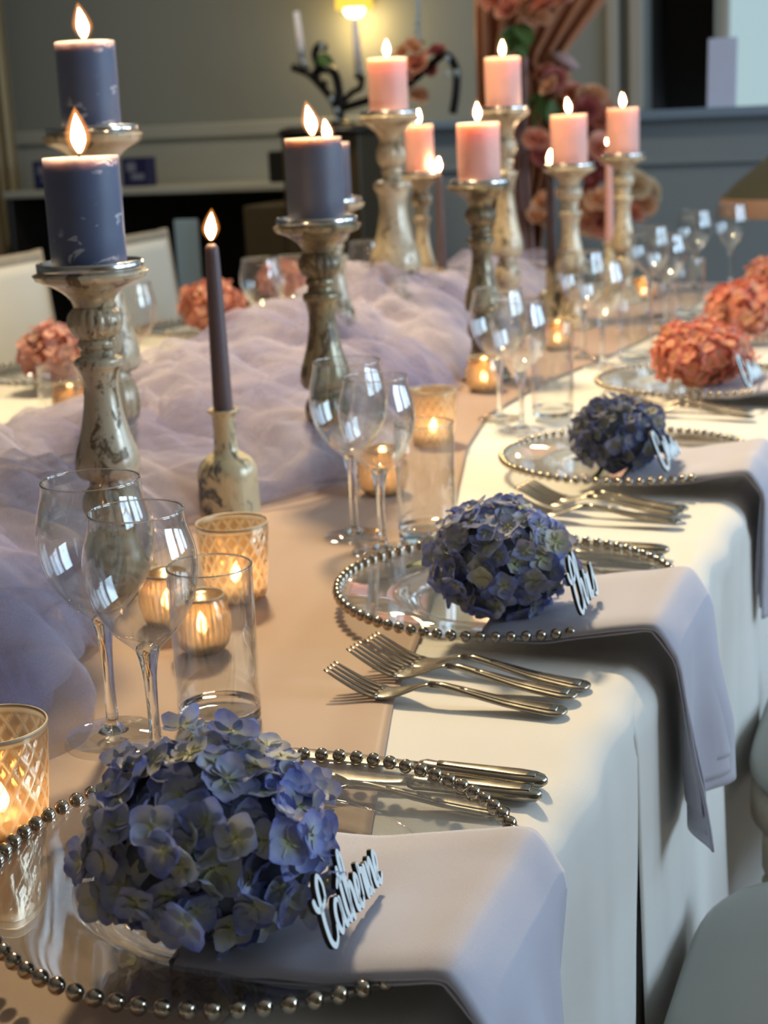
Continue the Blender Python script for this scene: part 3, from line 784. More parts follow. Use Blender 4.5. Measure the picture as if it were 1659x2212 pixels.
# ------------------------------------------------------------------ charger plates
def plate_mesh(rad):
    k = rad / .165
    pr = [(.001, .004), (.086, .004), (.094, .0045), (.1005, .0075), (.1045, .0115), (.108, .0130), (.1115, .0125), (.120, .0130), (.140, .0150), (.157, .0172), (.1645, .0180), (.1665, .0172), (.1660, .0158), (.157, .0146), (.140, .0125), (.118, .0102), (.108, .0085), (.101, .0045), (.096, .0010), (.090, .0), (.001, .0)]
    return meshdata('clear_plate', *lathe([(r * k, z) for r, z in smoothprof(pr, 3)], 110), M_plate)
PLATE = plate_mesh(.162)
BEAD = meshdata('bead', *lathe([(.0003, -.0050), (.0022, -.0046), (.0040, -.0030), (.0049, -.0008), (.0049, .0014), (.0040, .0034), (.0022, .0047), (.0003, .0051)], 14), M_bead)
def charger(x, y, label, n=78, tilt=0):
    c = thing('charger_plate', label, 'plate', (x, y, TZ + .0062), .1)
    obj('glass_plate', PLATE, None, c)
    for i in range(n):
        a = 2 * math.pi * i / n
        b = obj('bead', BEAD, None, c, loc=(.165 * math.cos(a), .165 * math.sin(a), .0195))
    return c
charger(-.394, .78, 'clear glass charger with silver beaded rim under the large blue hydrangea')
charger(-.403, 1.38, 'clear glass charger with silver beaded rim under the pale blue hydrangea')
charger(-.405, 1.972, 'clear glass charger with silver beaded rim under the dark blue hydrangea')
charger(-.41, 2.57, 'clear glass charger with silver beaded rim under the coral hydrangea')
charger(-.41, 3.17, 'clear glass charger with silver beaded rim under the peach hydrangea')
charger(-1.63, 2.56, 'clear glass charger under the pale rose hydrangea on the far side', 60)
charger(-1.63, 3.19, 'clear glass charger under the orange hydrangea on the far side', 60)

# ------------------------------------------------------------------ hydrangeas
def floret_vf(R=.019, nl=5, nw=4, cup=.32, seed=0):
    rr = random.Random(seed); V = []; Fc = []
    for p in range(4):
        a = p * math.pi / 2 + rr.uniform(-.12, .12); L = R * rr.uniform(.88, 1.1); cu = cup * rr.uniform(.5, 1.5); tw = rr.uniform(-.25, .25)
        n0 = len(V)
        for i in range(nl):
            s = i / (nl - 1)
            wd = L * .56 * math.sin(math.pi * min(.93, .10 + .80 * s ** .85)) ** .75
            for j in range(nw):
                q = 2 * j / (nw - 1) - 1
                x = L * (.07 + .93 * s) - (abs(q) ** 2) * L * .12 * s
                y = q * wd
                z = L * (cu * s ** 2 * .8 - .35 * cu * s) + abs(q) ** 2 * L * .12 * (1 - .4 * s) + tw * y * s + .04 * L * math.sin(5 * s + 3 * q + seed)
                ca, sa = math.cos(a), math.sin(a)
                V.append((x * ca - y * sa, x * sa + y * ca, z + (p % 2) * .0006))
        for i in range(nl - 1):
            for j in range(nw - 1):
                Fc.append((n0 + i * nw + j, n0 + (i + 1) * nw + j, n0 + (i + 1) * nw + j + 1, n0 + i * nw + j + 1))
    n0 = len(V); r = R * .07
    V += [(r, 0, .0004), (0, r, .0004), (-r, 0, .0004), (0, -r, .0004), (0, 0, r * 1.6)]
    Fc += [(n0, n0 + 1, n0 + 4), (n0 + 1, n0 + 2, n0 + 4), (n0 + 2, n0 + 3, n0 + 4), (n0 + 3, n0, n0 + 4)]
    return V, Fc
FLO = {}
def florets(mat):
    if mat.name not in FLO:
        FLO[mat.name] = [meshdata('floret', *floret_vf(seed=s, cup=(.15, .3, .45, .6, .35)[s]), mat) for s in range(5)]
    return FLO[mat.name]
def hydrangea(c, rad, n, mat, label, seed, fs=1.0, leaf=None):
    rr = random.Random(seed)
    ob = thing('hydrangea_head', label, 'flower', (c[0], c[1], c[2]), rr.random() * 6)
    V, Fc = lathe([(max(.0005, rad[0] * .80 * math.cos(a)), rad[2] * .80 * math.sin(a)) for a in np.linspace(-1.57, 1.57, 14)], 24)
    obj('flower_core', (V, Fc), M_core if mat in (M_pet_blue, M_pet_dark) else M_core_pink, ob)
    obj('stem', tube([(rad[0] * .3, 0, -rad[2] * .5), (rad[0] * .5, 0, -rad[2] * .85), (rad[0] * .7, .004, -rad[2] * .93)], .003, 8), M_leaf, ob)
    ms = florets(mat)
    ga = math.pi * (3 - math.sqrt(5))
    for i in range(n):
        zz = 1 - 2 * (i + .5) / n
        a = ga * i + rr.uniform(-.2, .2); q = math.sqrt(1 - zz * zz)
        d = Vector((q * math.cos(a), q * math.sin(a), zz + rr.uniform(-.05, .05)))
        lump = 1 + .10 * math.sin(3.1 * a + seed) * q + .07 * math.sin(5 * zz * 2 + seed * 2 + a)
        k = rr.uniform(.80, .93) * lump
        if d.z < -.55: k *= .86
        p = Vector((d.x * rad[0] * k, d.y * rad[1] * k, d.z * rad[2] * k))
        nrm = (Vector((d.x / rad[0], d.y / rad[1], d.z / rad[2])).normalized() + Vector((rr.uniform(-.65, .65), rr.uniform(-.65, .65), rr.uniform(-.5, .6)))).normalized()
        f = obj('floret', rr.choice(ms), None, ob)
        f.location = p
        f.rotation_mode = 'QUATERNION'
        qt = nrm.to_track_quat('Z', 'Y')
        from mathutils import Quaternion
        f.rotation_quaternion = qt @ Quaternion((0, 0, 1), rr.uniform(0, 6.28))
        s = rr.uniform(.82, 1.18) * fs
        f.scale = (s, s, s * rr.uniform(.8, 1.3))
    if leaf:
        dv = Vector(leaf)
        def lf(u, v):
            w_ = .011 * math.sin(math.pi * (u * .96 + .02)) ** .8 * (1 + .12 * math.sin(u * 40))
            return (u * .045 , (v * 2 - 1) * w_, -.002 + .004 * math.sin(u * 3) + .003 * abs(v * 2 - 1))
        le = obj('leaf', grid(14, 5, lf), M_leaf, ob); le.location = dv; 
        ob.rotation_euler = (0, 0, 0); le.rotation_euler = (0, .1, math.radians(172))
    return ob
hydrangea(G(452, 1812, .826), (.074, .074, .062), 280, M_pet_blue, 'large periwinkle blue hydrangea head on the front charger, by the longest white name', 3, .76)
hydrangea(G(1080, 1212, .822), (.066, .066, .058), 250, M_pet_blue, 'pale blue hydrangea head with a green leaf on the middle charger', 11, .70, leaf=(-.060, .03, -.018))
hydrangea(G(1335, 940, .815), (.063, .063, .052), 220, M_pet_dark, 'dusky dark blue hydrangea head on the third charger', 19, .6)
hydrangea(G(1516, 768, .82), (.083, .083, .057), 260, M_pet_pink, 'coral pink hydrangea head on the charger past the dark blue one', 23, .76)
hydrangea(G(1612, 665, .82), (.082, .082, .056), 220, M_pet_pink, 'coral orange hydrangea head past the coral pink one', 29, .78)
hydrangea(G(1680, 600, .82), (.08, .08, .055), 180, M_pet_peach, 'orange peach hydrangea head at the far end, nearest the lamp', 31, .7)
hydrangea(G(118, 765, .82), (.068, .068, .060), 200, M_pet_rose, 'pale rose hydrangea head on the far side in front of a cream chair', 37, .72)
hydrangea(G(457, 662, .822), (.076, .076, .062), 200, M_pet_peach, 'orange hydrangea head on the far side behind the plum taper', 41, .76)
hydrangea(G(612, 603, .82), (.07, .07, .055), 170, M_pet_pink, 'coral hydrangea head on the far side behind the bronze holder', 43, .66)

# ------------------------------------------------------------------ napkins
def napkin(x0, yc, hw, zb, xe, dropz, label, seed, flare=.0, skew=0.0):
    nk = thing('napkin', label, 'napkin', (x0, yc, TZ))
    def sheet(xs, half_n, half_f, dz, xend, bottom, nu=70, nv=26, sd=0, curl=0.0):
        # path: along the plate, over the rim, round the table edge, down
        path = []
        A = [(xs, zb + dz), ((xs + xend) / 2 - .03, zb + .002 + dz), (-.262, zb + .0135 + dz), (-.238, zb + .0175 + dz), (xend - .012, zb + .013 + dz), (xend + .002, zb - .004 + dz * .5)]
        path = [tuple(q) for q in smoothprof(A, 7)]
        for z in np.linspace(TZ + zb - TZ - .012, bottom, 26): path.append((xend + .004 + .012 * (zb - z) / .2, z))
        m = len(path); V = []
        # arclength
        for i, (x, z) in enumerate(path):
            hang = max(0, min(1, (zb - .004 - z) / .12))
            flat = 1 - hang
            for j in range(nv):
                q = 2 * j / (nv - 1) - 1
                hwq = half_n if q < 0 else half_f
                y = q * hwq * (1 + flare * hang) + skew * hang
                zz = z - flat * (.004 * q ** 4) + .0018 * float(vnoise(x * 30, y * 25, sd, seed)) * flat
                xx = x + hang * (.013 * math.sin(q * 3.2 + seed) + .006 * math.sin(q * 7 + 2 * seed + z * 9) + .004 * float(vnoise(y * 30, z * 12, sd, seed)))
                if curl and q < -.8 and flat > .5: zz -= curl * ((-q - .8) / .2) ** 2
                V.append((xx - x0, y, zz - TZ))
        return V, gridfaces(m, nv)
    for nm, a in (('top_layer', (x0, hw, hw, .0075, xe + .004, dropz, 70, 28, 0, .0035)), ('under_layer', (x0 + .006, hw * .93, hw * .9, .0035, xe + .002, dropz + .012, 70, 22, 3, .001)), ('under_layer', (x0 + .012, hw * .97, hw * .8, .0002, xe, dropz + .03, 70, 22, 6, 0))):
        o = obj(nm, sheet(*a), M_napkin, nk)
        md = o.modifiers.new('thick', 'SOLIDIFY'); md.thickness = .0022 if nm == 'top_layer' else .0016; md.offset = 0
    # the fold at the inner end joining the layers
    V, Fc = grid(9, 16, lambda u, v: (-.0045 * math.sin(u * math.pi) , (2 * v - 1) * hw * .95, zb - TZ + .0001 + .0074 * (.5 - .5 * math.cos(u * math.pi)) - .004 * (2 * v - 1) ** 4))
    obj('fold', (V, Fc), M_napkin, nk)
    return nk
napkin(-.392, .752, .086, .768, -.219, .50, 'lilac grey napkin under the large blue hydrangea, hanging over the table edge', 2)
napkin(-.385, 1.330, .090, .768, -.219, .585, 'lilac grey napkin under the pale blue hydrangea, its rounded hem hanging beside a chair', 5)
napkin(-.385, 1.935, .09, .768, -.219, .60, 'lilac grey napkin under the dark blue hydrangea', 9)
napkin(-.385, 2.53, .09, .768, -.219, .60, 'lilac grey napkin under the coral pink hydrangea', 12)

# ------------------------------------------------------------------ white script names
Cst = [[(.55, 1.32), (.64, 1.75), (.45, 2.08), (.2, 1.85), (.08, 1.3), (.0, .65), (.06, .15), (.3, -.08), (.6, .05), (.78, .38)], [(-.35, 1.6), (-.27, 1.32), (-.02, 1.18), (.3, 1.22), (.55, 1.34)]]
ast = [[(1.42, .9), (1.2, 1.0), (.97, .75), (.9, .35), (1.05, .04), (1.28, .2), (1.42, .55), (1.47, .9)], [(1.48, .98), (1.46, .4), (1.55, .06), (1.78, .22)]]
tst = [[(1.96, 1.75), (1.86, 1.0), (1.82, .4), (1.92, .05), (2.12, .22)], [(1.58, 1.25), (1.78, 1.42), (1.98, 1.33), (2.2, 1.48)]]
hst = [[(2.12, .22), (2.42, 1.2), (2.52, 1.85), (2.38, 2.1), (2.26, 1.7), (2.24, .8), (2.24, -.05)], [(2.24, .3), (2.42, .86), (2.6, .98), (2.68, .7), (2.68, .2), (2.8, .04), (2.97, .25)]]
est = [[(2.95, .3), (3.2, .58), (3.27, .9), (3.12, 1.03), (2.98, .7), (2.97, .28), (3.12, .0), (3.38, .22)]]
rst = [[(3.38, .22), (3.5, .85), (3.52, 1.22), (3.62, .98), (3.8, .92), (3.76, .5), (3.78, .06), (3.98, .22)]]
ist = [[(4.02, 1.0), (3.98, .4), (4.05, .05), (4.24, .22)]]
nst = [[(4.26, .98), (4.26, .0)], [(4.26, .4), (4.42, .86), (4.58, .98), (4.64, .6), (4.64, .2), (4.74, .04), (4.92, .22)]]
sst = [[(2.62, .2), (2.86, .85), (2.92, 1.18), (2.98, .8), (3.08, .4), (2.95, .0), (2.68, .06)]]
def sh(st, dx): return [[(x + dx, y) for x, y in s] for s in st]
CATH = Cst + ast + tst + hst + est + rst + ist + nst + sh(est, 1.94)
CHRIS = Cst + sh(hst, -1.42) + sh(rst, -1.83) + sh(ist, -1.82) + sst
SCRIB = Cst[:1] + [[(.9, .1), (1.1, 1.3), (1.2, .2), (1.5, 1.5), (1.6, .1), (1.9, .9), (2.0, .1), (2.3, 1.2), (2.35, .1), (2.7, .8), (2.8, .1)]]
def ribbon(strokes, hw, zlo, zhi, grow=0.0):
    V = []; Fc = []
    for st in strokes:
        P = np.array(smoothprof(st, 6)) if len(st) > 2 else np.array(st, float)
        m = len(P); T = np.gradient(P, axis=0); T /= np.linalg.norm(T, axis=1)[:, None] + 1e-9
        N = np.stack([-T[:, 1], T[:, 0]], 1)
        # rounder, thicker down strokes
        wv = hw * (1 + .35 * np.clip(-T[:, 1], -.6, 1)) + grow
        ends = np.ones(m); ends[0] = ends[-1] = .55
        wv = wv * ends
        P2 = P.copy(); P2[0] -= T[0] * hw * .5; P2[-1] += T[-1] * hw * .5
        n0 = len(V)
        for i in range(m):
            for s_, z in ((-1, zlo), (1, zlo), (1, zhi), (-1, zhi)):
                V.append((P2[i, 0] + N[i, 0] * wv[i] * s_, P2[i, 1] + N[i, 1] * wv[i] * s_, z))
        for i in range(m - 1):
            a = n0 + i * 4; b = a + 4
            for k in range(4):
                l = (k + 1) % 4
                Fc.append((a + k, b + k, b + l, a + l))
        Fc.append((n0, n0 + 1, n0 + 2, n0 + 3)); Fc.append((n0 + (m - 1) * 4 + 3, n0 + (m - 1) * 4 + 2, n0 + (m - 1) * 4 + 1, n0 + (m - 1) * 4))
    return V, Fc
def name_sign(strokes, width_units, O, E, lean, label, slant=-.02, lift=.0, hgt=1.0):
    O = Vector(O); E = Vector(E); ex = (E - O); L = ex.length; ex.normalize()
    s = L / width_units
    hor = Vector((ex.y, -ex.x, 0)).normalized()
    ey_ = (Vector((0, 0, 1)) * math.cos(lean) - hor * math.sin(lean)).normalized()
    ez = ex.cross(ey_).normalized()
    nm = thing('name_sign', label, 'name sign', O)
    def conv(vf):
        return [tuple(ex * (x * s) + ey_ * ((y + .12) * s * hgt) + ez * z + ex * (y * s * slant)) for x, y, z in vf[0]], vf[1]
    T = .0026
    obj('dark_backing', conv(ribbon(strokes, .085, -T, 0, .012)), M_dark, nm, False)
    obj('white_face', conv(ribbon(strokes, .085, -.0002, .00035)), M_white, nm, False)
    return nm
NZ = .789
name_sign(CATH, 5.25, G(720, 2054, NZ), G(829, 1908, NZ), math.radians(14), 'long white laser cut script name leaning on the large blue hydrangea', hgt=1.25)
name_sign(CHRIS, 3.1, G(1256, 1330, NZ), G(1294, 1284, NZ), math.radians(14), 'short white laser cut script name leaning on the pale blue hydrangea', hgt=1.15)
name_sign(SCRIB, 2.9, G(1440, 1018, NZ), G(1474, 984, NZ), math.radians(24), 'white script name sign leaning on the dark blue hydrangea', hgt=.72)
name_sign(SCRIB, 2.9, G(1618, 838, NZ), G(1650, 816, NZ), math.radians(24), 'white script name sign leaning on the coral pink hydrangea', hgt=.72)

# ------------------------------------------------------------------ cutlery
def strip(xs, zs, ws, ts):
    m = len(xs); P = np.stack([xs, np.zeros(m), zs], 1); T = np.gradient(P, axis=0); T /= np.linalg.norm(T, axis=1)[:, None]
    U = np.stack([-T[:, 2], np.zeros(m), T[:, 0]], 1)
    return loft(P, [np.array([0, -1., 0])] * m, U, ws, ts, 10, .7)
zc_x = [0, .02, .05, .085, .105, .118, .132, .146, .16, .175, .19, .204]
zc_z = [.0022, .0028, .0050, .0095, .0120, .0115, .0075, .0035, .0032, .0068, .0125, .0185]
def zcurve(x): return np.interp(x, [q[0] for q in smoothprof(list(zip(zc_x, zc_z)), 5)], [q[1] for q in smoothprof(list(zip(zc_x, zc_z)), 5)])
hx = np.array([0, .002, .006, .012, .02, .035, .05, .065, .08, .092, .103, .115])
hw_ = np.array([.0030, .0062, .0088, .0098, .0090, .0080, .0070, .0058, .0046, .0036, .0030, .0030])
ht_ = np.array([.0012, .0015, .0018, .0018, .0018, .0018, .0018, .0019, .0020, .0021, .0021, .0020])
def handle_vf():
    return strip(hx, zcurve(hx), hw_, ht_)
def ridge_vf():
    x = np.linspace(.007, .088, 14)
    return strip(x, zcurve(x) + .0019, np.interp(x, hx, hw_) * .55, np.full(14, .0006))
FORK = dict(handle=meshdata('handle', *handle_vf(), M_silver), ridge=meshdata('raised_border', *ridge_vf(), M_silver))
bx = np.linspace(.113, .160, 12)
bw = np.interp(bx, [.113, .120, .130, .140, .150, .160], [.0030, .0038, .0078, .0108, .0116, .0115])
FORK['head'] = meshdata('head', *strip(bx, zcurve(bx), bw, np.full(12, .0011)), M_silver)
TINE = []
for k in range(4):
    x = np.linspace(.157, .204, 10); y = (k - 1.5) * .0062
    V, Fc = strip(x, zcurve(x), np.interp(x, [.157, .19, .204], [.0021, .0018, .0008]), np.interp(x, [.157, .204], [.0011, .0007]))
    TINE.append(meshdata('tine', [(a, b + y * (1 - .1 * (a - .157) / .047), c) for a, b, c in V], Fc, M_silver))
def fork(x, y, z, rz, label, pitch=0, roll=0, group=None):
    f = thing('fork', label, 'fork', (x, y, z), 0, group); f.rotation_euler = (roll, pitch, rz); f.scale = (1, 1.25, 1.25)
    h_ = obj('handle', FORK['handle'], None, f); obj('raised_border', FORK['ridge'], None, h_)
    hd = obj('head', FORK['head'], None, f)
    for k in range(4): obj('tine', TINE[k], None, hd)
    return f
KN = dict(handle=meshdata('handle', *strip(np.array([0, .003, .010, .018, .030, .06, .085, .092, .097]), np.full(9, .0052), np.array([.002, .0062, .0092, .0096, .0086, .0072, .0062, .0066, .0050]), np.array([.002, .0038, .0048, .0048, .0046, .0044, .0044, .0048, .0036])), M_silver),
          border=meshdata('raised_border', *strip(np.linspace(.008, .082, 12), np.full(12, .0098), np.interp(np.linspace(.008, .082, 12), [.008, .02, .082], [.0045, .006, .0035]), np.full(12, .0007)), M_silver))
kx = np.linspace(.095, .212, 16)
V, Fc = strip(kx, np.full(16, .0050), np.interp(kx, [.095, .10, .13, .18, .2, .208, .212], [.0045, .0066, .0088, .0090, .0076, .0052, .0015]), np.interp(kx, [.095, .11, .212], [.0022, .0010, .0006]))
V = [(x_, y_ + (.0022 if x_ > .1 else 0) * (x_ - .1) / .1, z_) for x_, y_, z_ in V]
KN['blade'] = meshdata('blade', V, Fc, M_silver)
def knife(x, y, z, rz, label):
    f = thing('knife', label, 'knife', (x, y, z), rz)
    h_ = obj('handle', KN['handle'], None, f); obj('raised_border', KN['border'], None, h_); obj('blade', KN['blade'], None, f)
def spoon_bowl():
    nu, nv = 14, 11
    def fn(u, v):
        x = .113 + u * .062; q = 2 * v - 1
        w_ = np.interp(u, [0, .08, .2, .45, .7, .9, 1], [.003, .006, .0125, .0185, .0185, .0115, .001])
        d = .0075 * math.sin(math.pi * min(1, u * .98 + .01)) ** .7
        rim = np.interp(u, [0, .2, 1], [.0115, .0100, .0115])
        return (x, q * w_, rim - d * (1 - abs(q) ** 2.2))
    return grid(nu, nv, fn)
SPB = meshdata('spoon_bowl', *spoon_bowl(), M_silver)
def spoon(x, y, z, rz, label):
    f = thing('spoon', label, 'spoon', (x, y, z), rz)
    h_ = obj('handle', FORK['handle'], None, f); obj('raised_border', FORK['ridge'], None, h_)
    b_ = obj('spoon_bowl', SPB, None, f); md = b_.modifiers.new('thick', 'SOLIDIFY'); md.thickness = .0012
PI = math.pi
z0 = TZ + .0045
fork(-.277, 1.110, z0, PI - .02, 'silver fork of the set by the cloth seam, handle farthest from the middle charger')
fork(-.276, 1.142, z0 + .0018, PI - .10, 'silver fork of the set by the cloth seam, lying between two others')
fork(-.272, 1.168, z0, PI - .13, 'silver fork of the set by the cloth seam, closest to the middle charger')
fork(-.288, 1.705, z0, PI - .06, 'silver fork of the set beyond the pale blue hydrangea, farthest from the third charger')
fork(-.292, 1.735, z0 + .0018, PI - .12, 'silver fork of the set beyond the pale blue hydrangea, lying in the middle')
fork(-.290, 1.764, z0, PI - .14, 'silver fork of the set beyond the pale blue hydrangea, closest to the third charger')
fork(-.284, 2.335, z0, PI - .15, 'silver fork beyond the dark blue hydrangea, farther from the coral one')
fork(-.292, 2.38, z0, PI - .15, 'silver fork beyond the dark blue hydrangea, closer to the coral one')
knife(-.258, .974, z0, PI - .03, 'silver table knife beside the front charger, its blade behind the large hydrangea')
knife(-.256, .951, z0, PI + .02, 'silver knife whose handle tip touches the beaded rim of the front charger')
spoon(-.272, .925, z0, PI + .02, 'silver dessert spoon half under the beaded rim of the front charger')
knife(-.279, 1.578, z0, PI - .02, 'silver table knife beside the middle charger, behind the pale blue hydrangea')
knife(-.279, 1.548, z0, PI + .02, 'silver knife lying against the rim of the middle charger')
spoon(-.285, 1.522, z0, PI + .02, 'silver spoon half under the rim of the middle charger')
knife(-.285, 2.16, z0, PI, 'silver table knife between the dark blue and coral hydrangeas')
knife(-1.40, 2.36, z0 + .002, .1, 'silver knife on the far side near the pale rose flower')
fork(-1.42, 2.78, z0 + .002, .1, 'silver fork on the far side beyond the pale rose flower')

# ------------------------------------------------------------------ chairs
def superell(rx, ry, a, e=.55):
    ca, sa = math.cos(a), math.sin(a)
    return rx * math.copysign(abs(ca) ** e, ca), ry * math.copysign(abs(sa) ** e, sa)
def rounded_slab(rx, ry, prof, n=64, e=.5):
    V = []; Fc = []
    for (ins, z) in prof:
        for j in range(n):
            x, y = superell(rx - ins, ry - ins, 2 * PI * (j + .5) / n, e); V.append((x, y, z))
    m = len(prof)
    for i in range(m - 1):
        for j in range(n):
            k = (j + 1) % n; Fc.append((i * n + j, i * n + k, (i + 1) * n + k, (i + 1) * n + j))
    Fc.append(tuple(range(n - 1, -1, -1))); Fc.append(tuple((m - 1) * n + j for j in range(n)))
    return V, Fc
PADM = meshdata('seat_pad', *rounded_slab(.215, .215, [(.02, .445), (.006, .449), (.0, .462), (.004, .476), (.014, .487), (.03, .494), (.06, .499), (.12, .502), (.18, .503)]), M_pad)
FRM = meshdata('seat_frame', *rounded_slab(.213, .213, [(.006, .400), (.0, .404), (.0, .436), (.006, .441), (.012, .447)]), M_limewood)
LEGP = smoothprof([(.012, 0), (.015, .01), (.017, .06), (.021, .15), (.0215, .25), (.019, .31), (.0185, .325), (.023, .335), (.0225, .345), (.019, .352), (.0235, .362), (.0235, .402)], 2)
LEGM = meshdata('leg', *lathe([tuple(q) for q in LEGP], 20), M_limewood)
POSTM = meshdata('back_post', *tube([(.19, 0, .40), (.205, 0, .6), (.225, 0, .78), (.24, 0, .93)], [.017, .016, .015, .014], 12), M_limewood)
def backpad():
    def fn(u, v):
        z = .55 + u * .35; q = 2 * v - 1
        return (.206 + (z - .55) * .09 - .0, q * .172, z)
    V1, F1 = grid(12, 14, fn)
    return V1, F1
BPM = meshdata('back_pad', *backpad(), M_backpad)
def chair(x, y, rz, label, open_back=False):
    c = thing('dining_chair', label, 'chair', (x, y, 0), rz)
    obj('seat_pad', PADM, None, c); obj('seat_frame', FRM, None, c)
    for sx in (-1, 1):
        for sy in (-1, 1): obj('leg', LEGM, None, c, loc=(sx * .165, sy * .165, 0))
    for sy in (-1, 1): obj('back_post', POSTM, None, c, loc=(0, sy * .188, 0))
    if open_back:  # unseen back, given open spindles so window light reaches the tablecloth side
        for q in (-.12, -.06, 0, .06, .12): obj('spindle', tube([(.206, q, .54), (.222, q, .74), (.233, q, .91)], .007, 8), M_limewood, c)
    else:
        b = obj('back_pad', BPM, None, c); md = b.modifiers.new('thick', 'SOLIDIFY'); md.thickness = .035; md.offset = 0
    obj('top_rail', box(.222, .244, -.188, .188, .902, .928, .006), M_limewood, c, False)
    obj('lower_rail', box(.196, .214, -.188, .188, .525, .548, .005), M_limewood, c, False)
    return c
chair(.006, 1.205, 0, 'limewashed chair with a grey padded seat, pushed in by the pale blue hydrangea', True)
chair(.002, 1.83, 0, 'limewashed chair with a grey padded seat, its turned leg showing past the lilac napkin', True)
chair(-2.05, 3.33, PI, 'cream backed chair behind the pale rose hydrangea')
chair(-2.05, 4.03, PI, 'cream backed chair behind the orange hydrangea')

# ------------------------------------------------------------------ background furniture
# dark open counter along the left of the back wall
cL, cR = AY(30, 420, 6.0)[0], AY(600, 400, 6.0)[0]
t = thing('service_counter', 'long service counter with a pale top and a black open front against the back wall', 'counter', ((cL + cR) / 2, 6.2, 0))
hw2 = (cR - cL) / 2 + .05
obj('counter_top', box(-hw2, hw2, -.22, .29, .955, .985, .005), M_wall_low, t, False)
obj('back_panel', box(-hw2, hw2, .2, .27, 0, .955), M_black, t, False)
obj('side_panel', box(hw2 - .03, hw2, -.2, .2, 0, .955, .004), M_blackwood, t, False)
obj('side_panel', box(-hw2, -hw2 + .03, -.2, .2, 0, .955, .004), M_blackwood, t, False)
obj('base_shelf', box(-hw2 + .03, hw2 - .03, -.18, .2, .06, .09, .004), M_black, t, False)
p = AY(411, 540, 5.95)
o = obj('folded_panel', box(-.055, .055, -.01, .01, 0, .85, .004), M_cyan, None, False, (p[0], 5.93, .0)); tag(o, 'pale blue upright board standing in the dark counter opening', 'board')
for pxa, pxb, lab in ((275, 331, 'navy blue card box with white print on the counter, beside the scuffed blue candle'), (84, 135, 'navy blue card box on the counter half hidden by the scuffed blue candle')):
    xa, xb = AY(pxa, 400, 6.2)[0], AY(pxb, 400, 6.2)[0]
    b = thing('card_box', lab, 'box', ((xa + xb) / 2, 6.2, .985))
    w2 = (xb - xa) / 2
    obj('box_body', box(-w2, w2, -.04, .04, 0, .125, .003), M_navy, b, False)
    obj('print', join(box(-w2 * .6, w2 * .1, -.0412, -.040, .065, .105), box(-w2 * .3, w2 * .7, -.0412, -.040, .03, .055)), M_print, b, False)
xa, xb = AY(582, 400, 6.1)[0], AY(650, 400, 6.1)[0]
b = thing('speaker_box', 'black box standing on the end of the service counter', 'box', ((xa + xb) / 2, 6.15, .985))
obj('box_body', box(-.07, .07, -.06, .06, 0, .13, .006), M_blackwood, b, False); obj('grille', box(-.06, .06, -.064, -.058, .01, .12, .002), M_black, b, False)

# brown cabinet with dark rounded top
x0, x1 = AY(640, 300, 5.75)[0], AY(806, 300, 5.75)[0]
t = thing('brown_cabinet', 'dark brown wooden cabinet with a rounded black top under the iron candelabra', 'cabinet', ((x0 + x1) / 2, 5.8, 0))
w2 = (x1 - x0) / 2
obj('cabinet_body', box(-w2, w2, -.2, .2, 0, 1.175, .006), M_brownwood, t, False)
obj('cabinet_top', xf(rounded_slab(w2 + .03, .24, [(.02, 0), (.0, .010), (.0, .022), (.015, .034), (.04, .04)], 48, .4), (0, 0, 1.172)), M_blackwood, t)
lw = AY(553, 440, 5.75)[0]
obj('side_wing', box(lw - (x0 + x1) / 2, -w2, -.18, .18, 0, .915, .006), M_brownwood, t, False)

# iron candelabra with crystals
c0 = AY(835, 250, 5.85); 
t = thing('candelabra', 'dark iron candelabra with curling arms and crystal drops on the brown cabinet', 'candelabra', (c0[0] - .0, 5.85, 1.212))
cz = 1.212
def loc_of(px, py): q = AY(px, py, 5.85); return np.array([q[0] - c0[0], 0, q[2] - cz])
base_x = loc_of(735, 262)[0]
obj('base', xf(lathe([tuple(q) for q in smoothprof([(.06, 0), (.058, .008), (.03, .016), (.014, .03), (.012, .06)], 3)], 24), (base_x, 0, 0)), M_iron, t)
def curl(pts, r): return tube([tuple(q) for q in smoothprof([loc_of(*p) for p in pts], 6)], r, 8)
obj('arm', curl([(735, 258), (722, 222), (698, 190), (668, 160), (632, 145)], .016), M_iron, t)
obj('arm', curl([(735, 252), (732, 195), (722, 158), (698, 148), (682, 160), (690, 180), (705, 182)], .018), M_iron, t)
obj('arm', curl([(732, 230), (760, 200), (778, 190), (782, 165)], .012), M_iron, t)
obj('arm', curl([(735, 235), (800, 215), (870, 190), (930, 140), (962, 118), (985, 150), (985, 200), (978, 245)], .016), M_iron, t)
obj('arm', curl([(690, 148), (680, 118), (690, 98), (705, 105)], .015), M_iron, t)
for px_, py_ in ((658, 148), (776, 166), (905, 92)):
    l_ = loc_of(px_, py_); obj('candle_cup', xf(lathe([(.010, -.012), (.012, -.01), (.022, .0), (.023, .004), (.012, .004)], 16), l_), M_iron, t)
CRY = meshdata('crystal_drop', *lathe([(.0005, -.016), (.010, -.004), (.012, .004), (.007, .012), (.0005, .016)], 8), M_crystal, False)
for px_, py_ in ((655, 112), (662, 138), (700, 102), (720, 215), (732, 240), (734, 262), (970, 128), (990, 158), (972, 162), (905, 5), (907, 30), (903, 48), (903, 66), (908, 82), (780, 155), (905, 18)):
    l_ = loc_of(px_, py_); l_[1] = -.02
    obj('crystal_drop', CRY, None, t, loc=tuple(l_))
obj('crystal_rod', tube([loc_of(905, -40), loc_of(905, 92)], .006, 6), M_crystal, t)
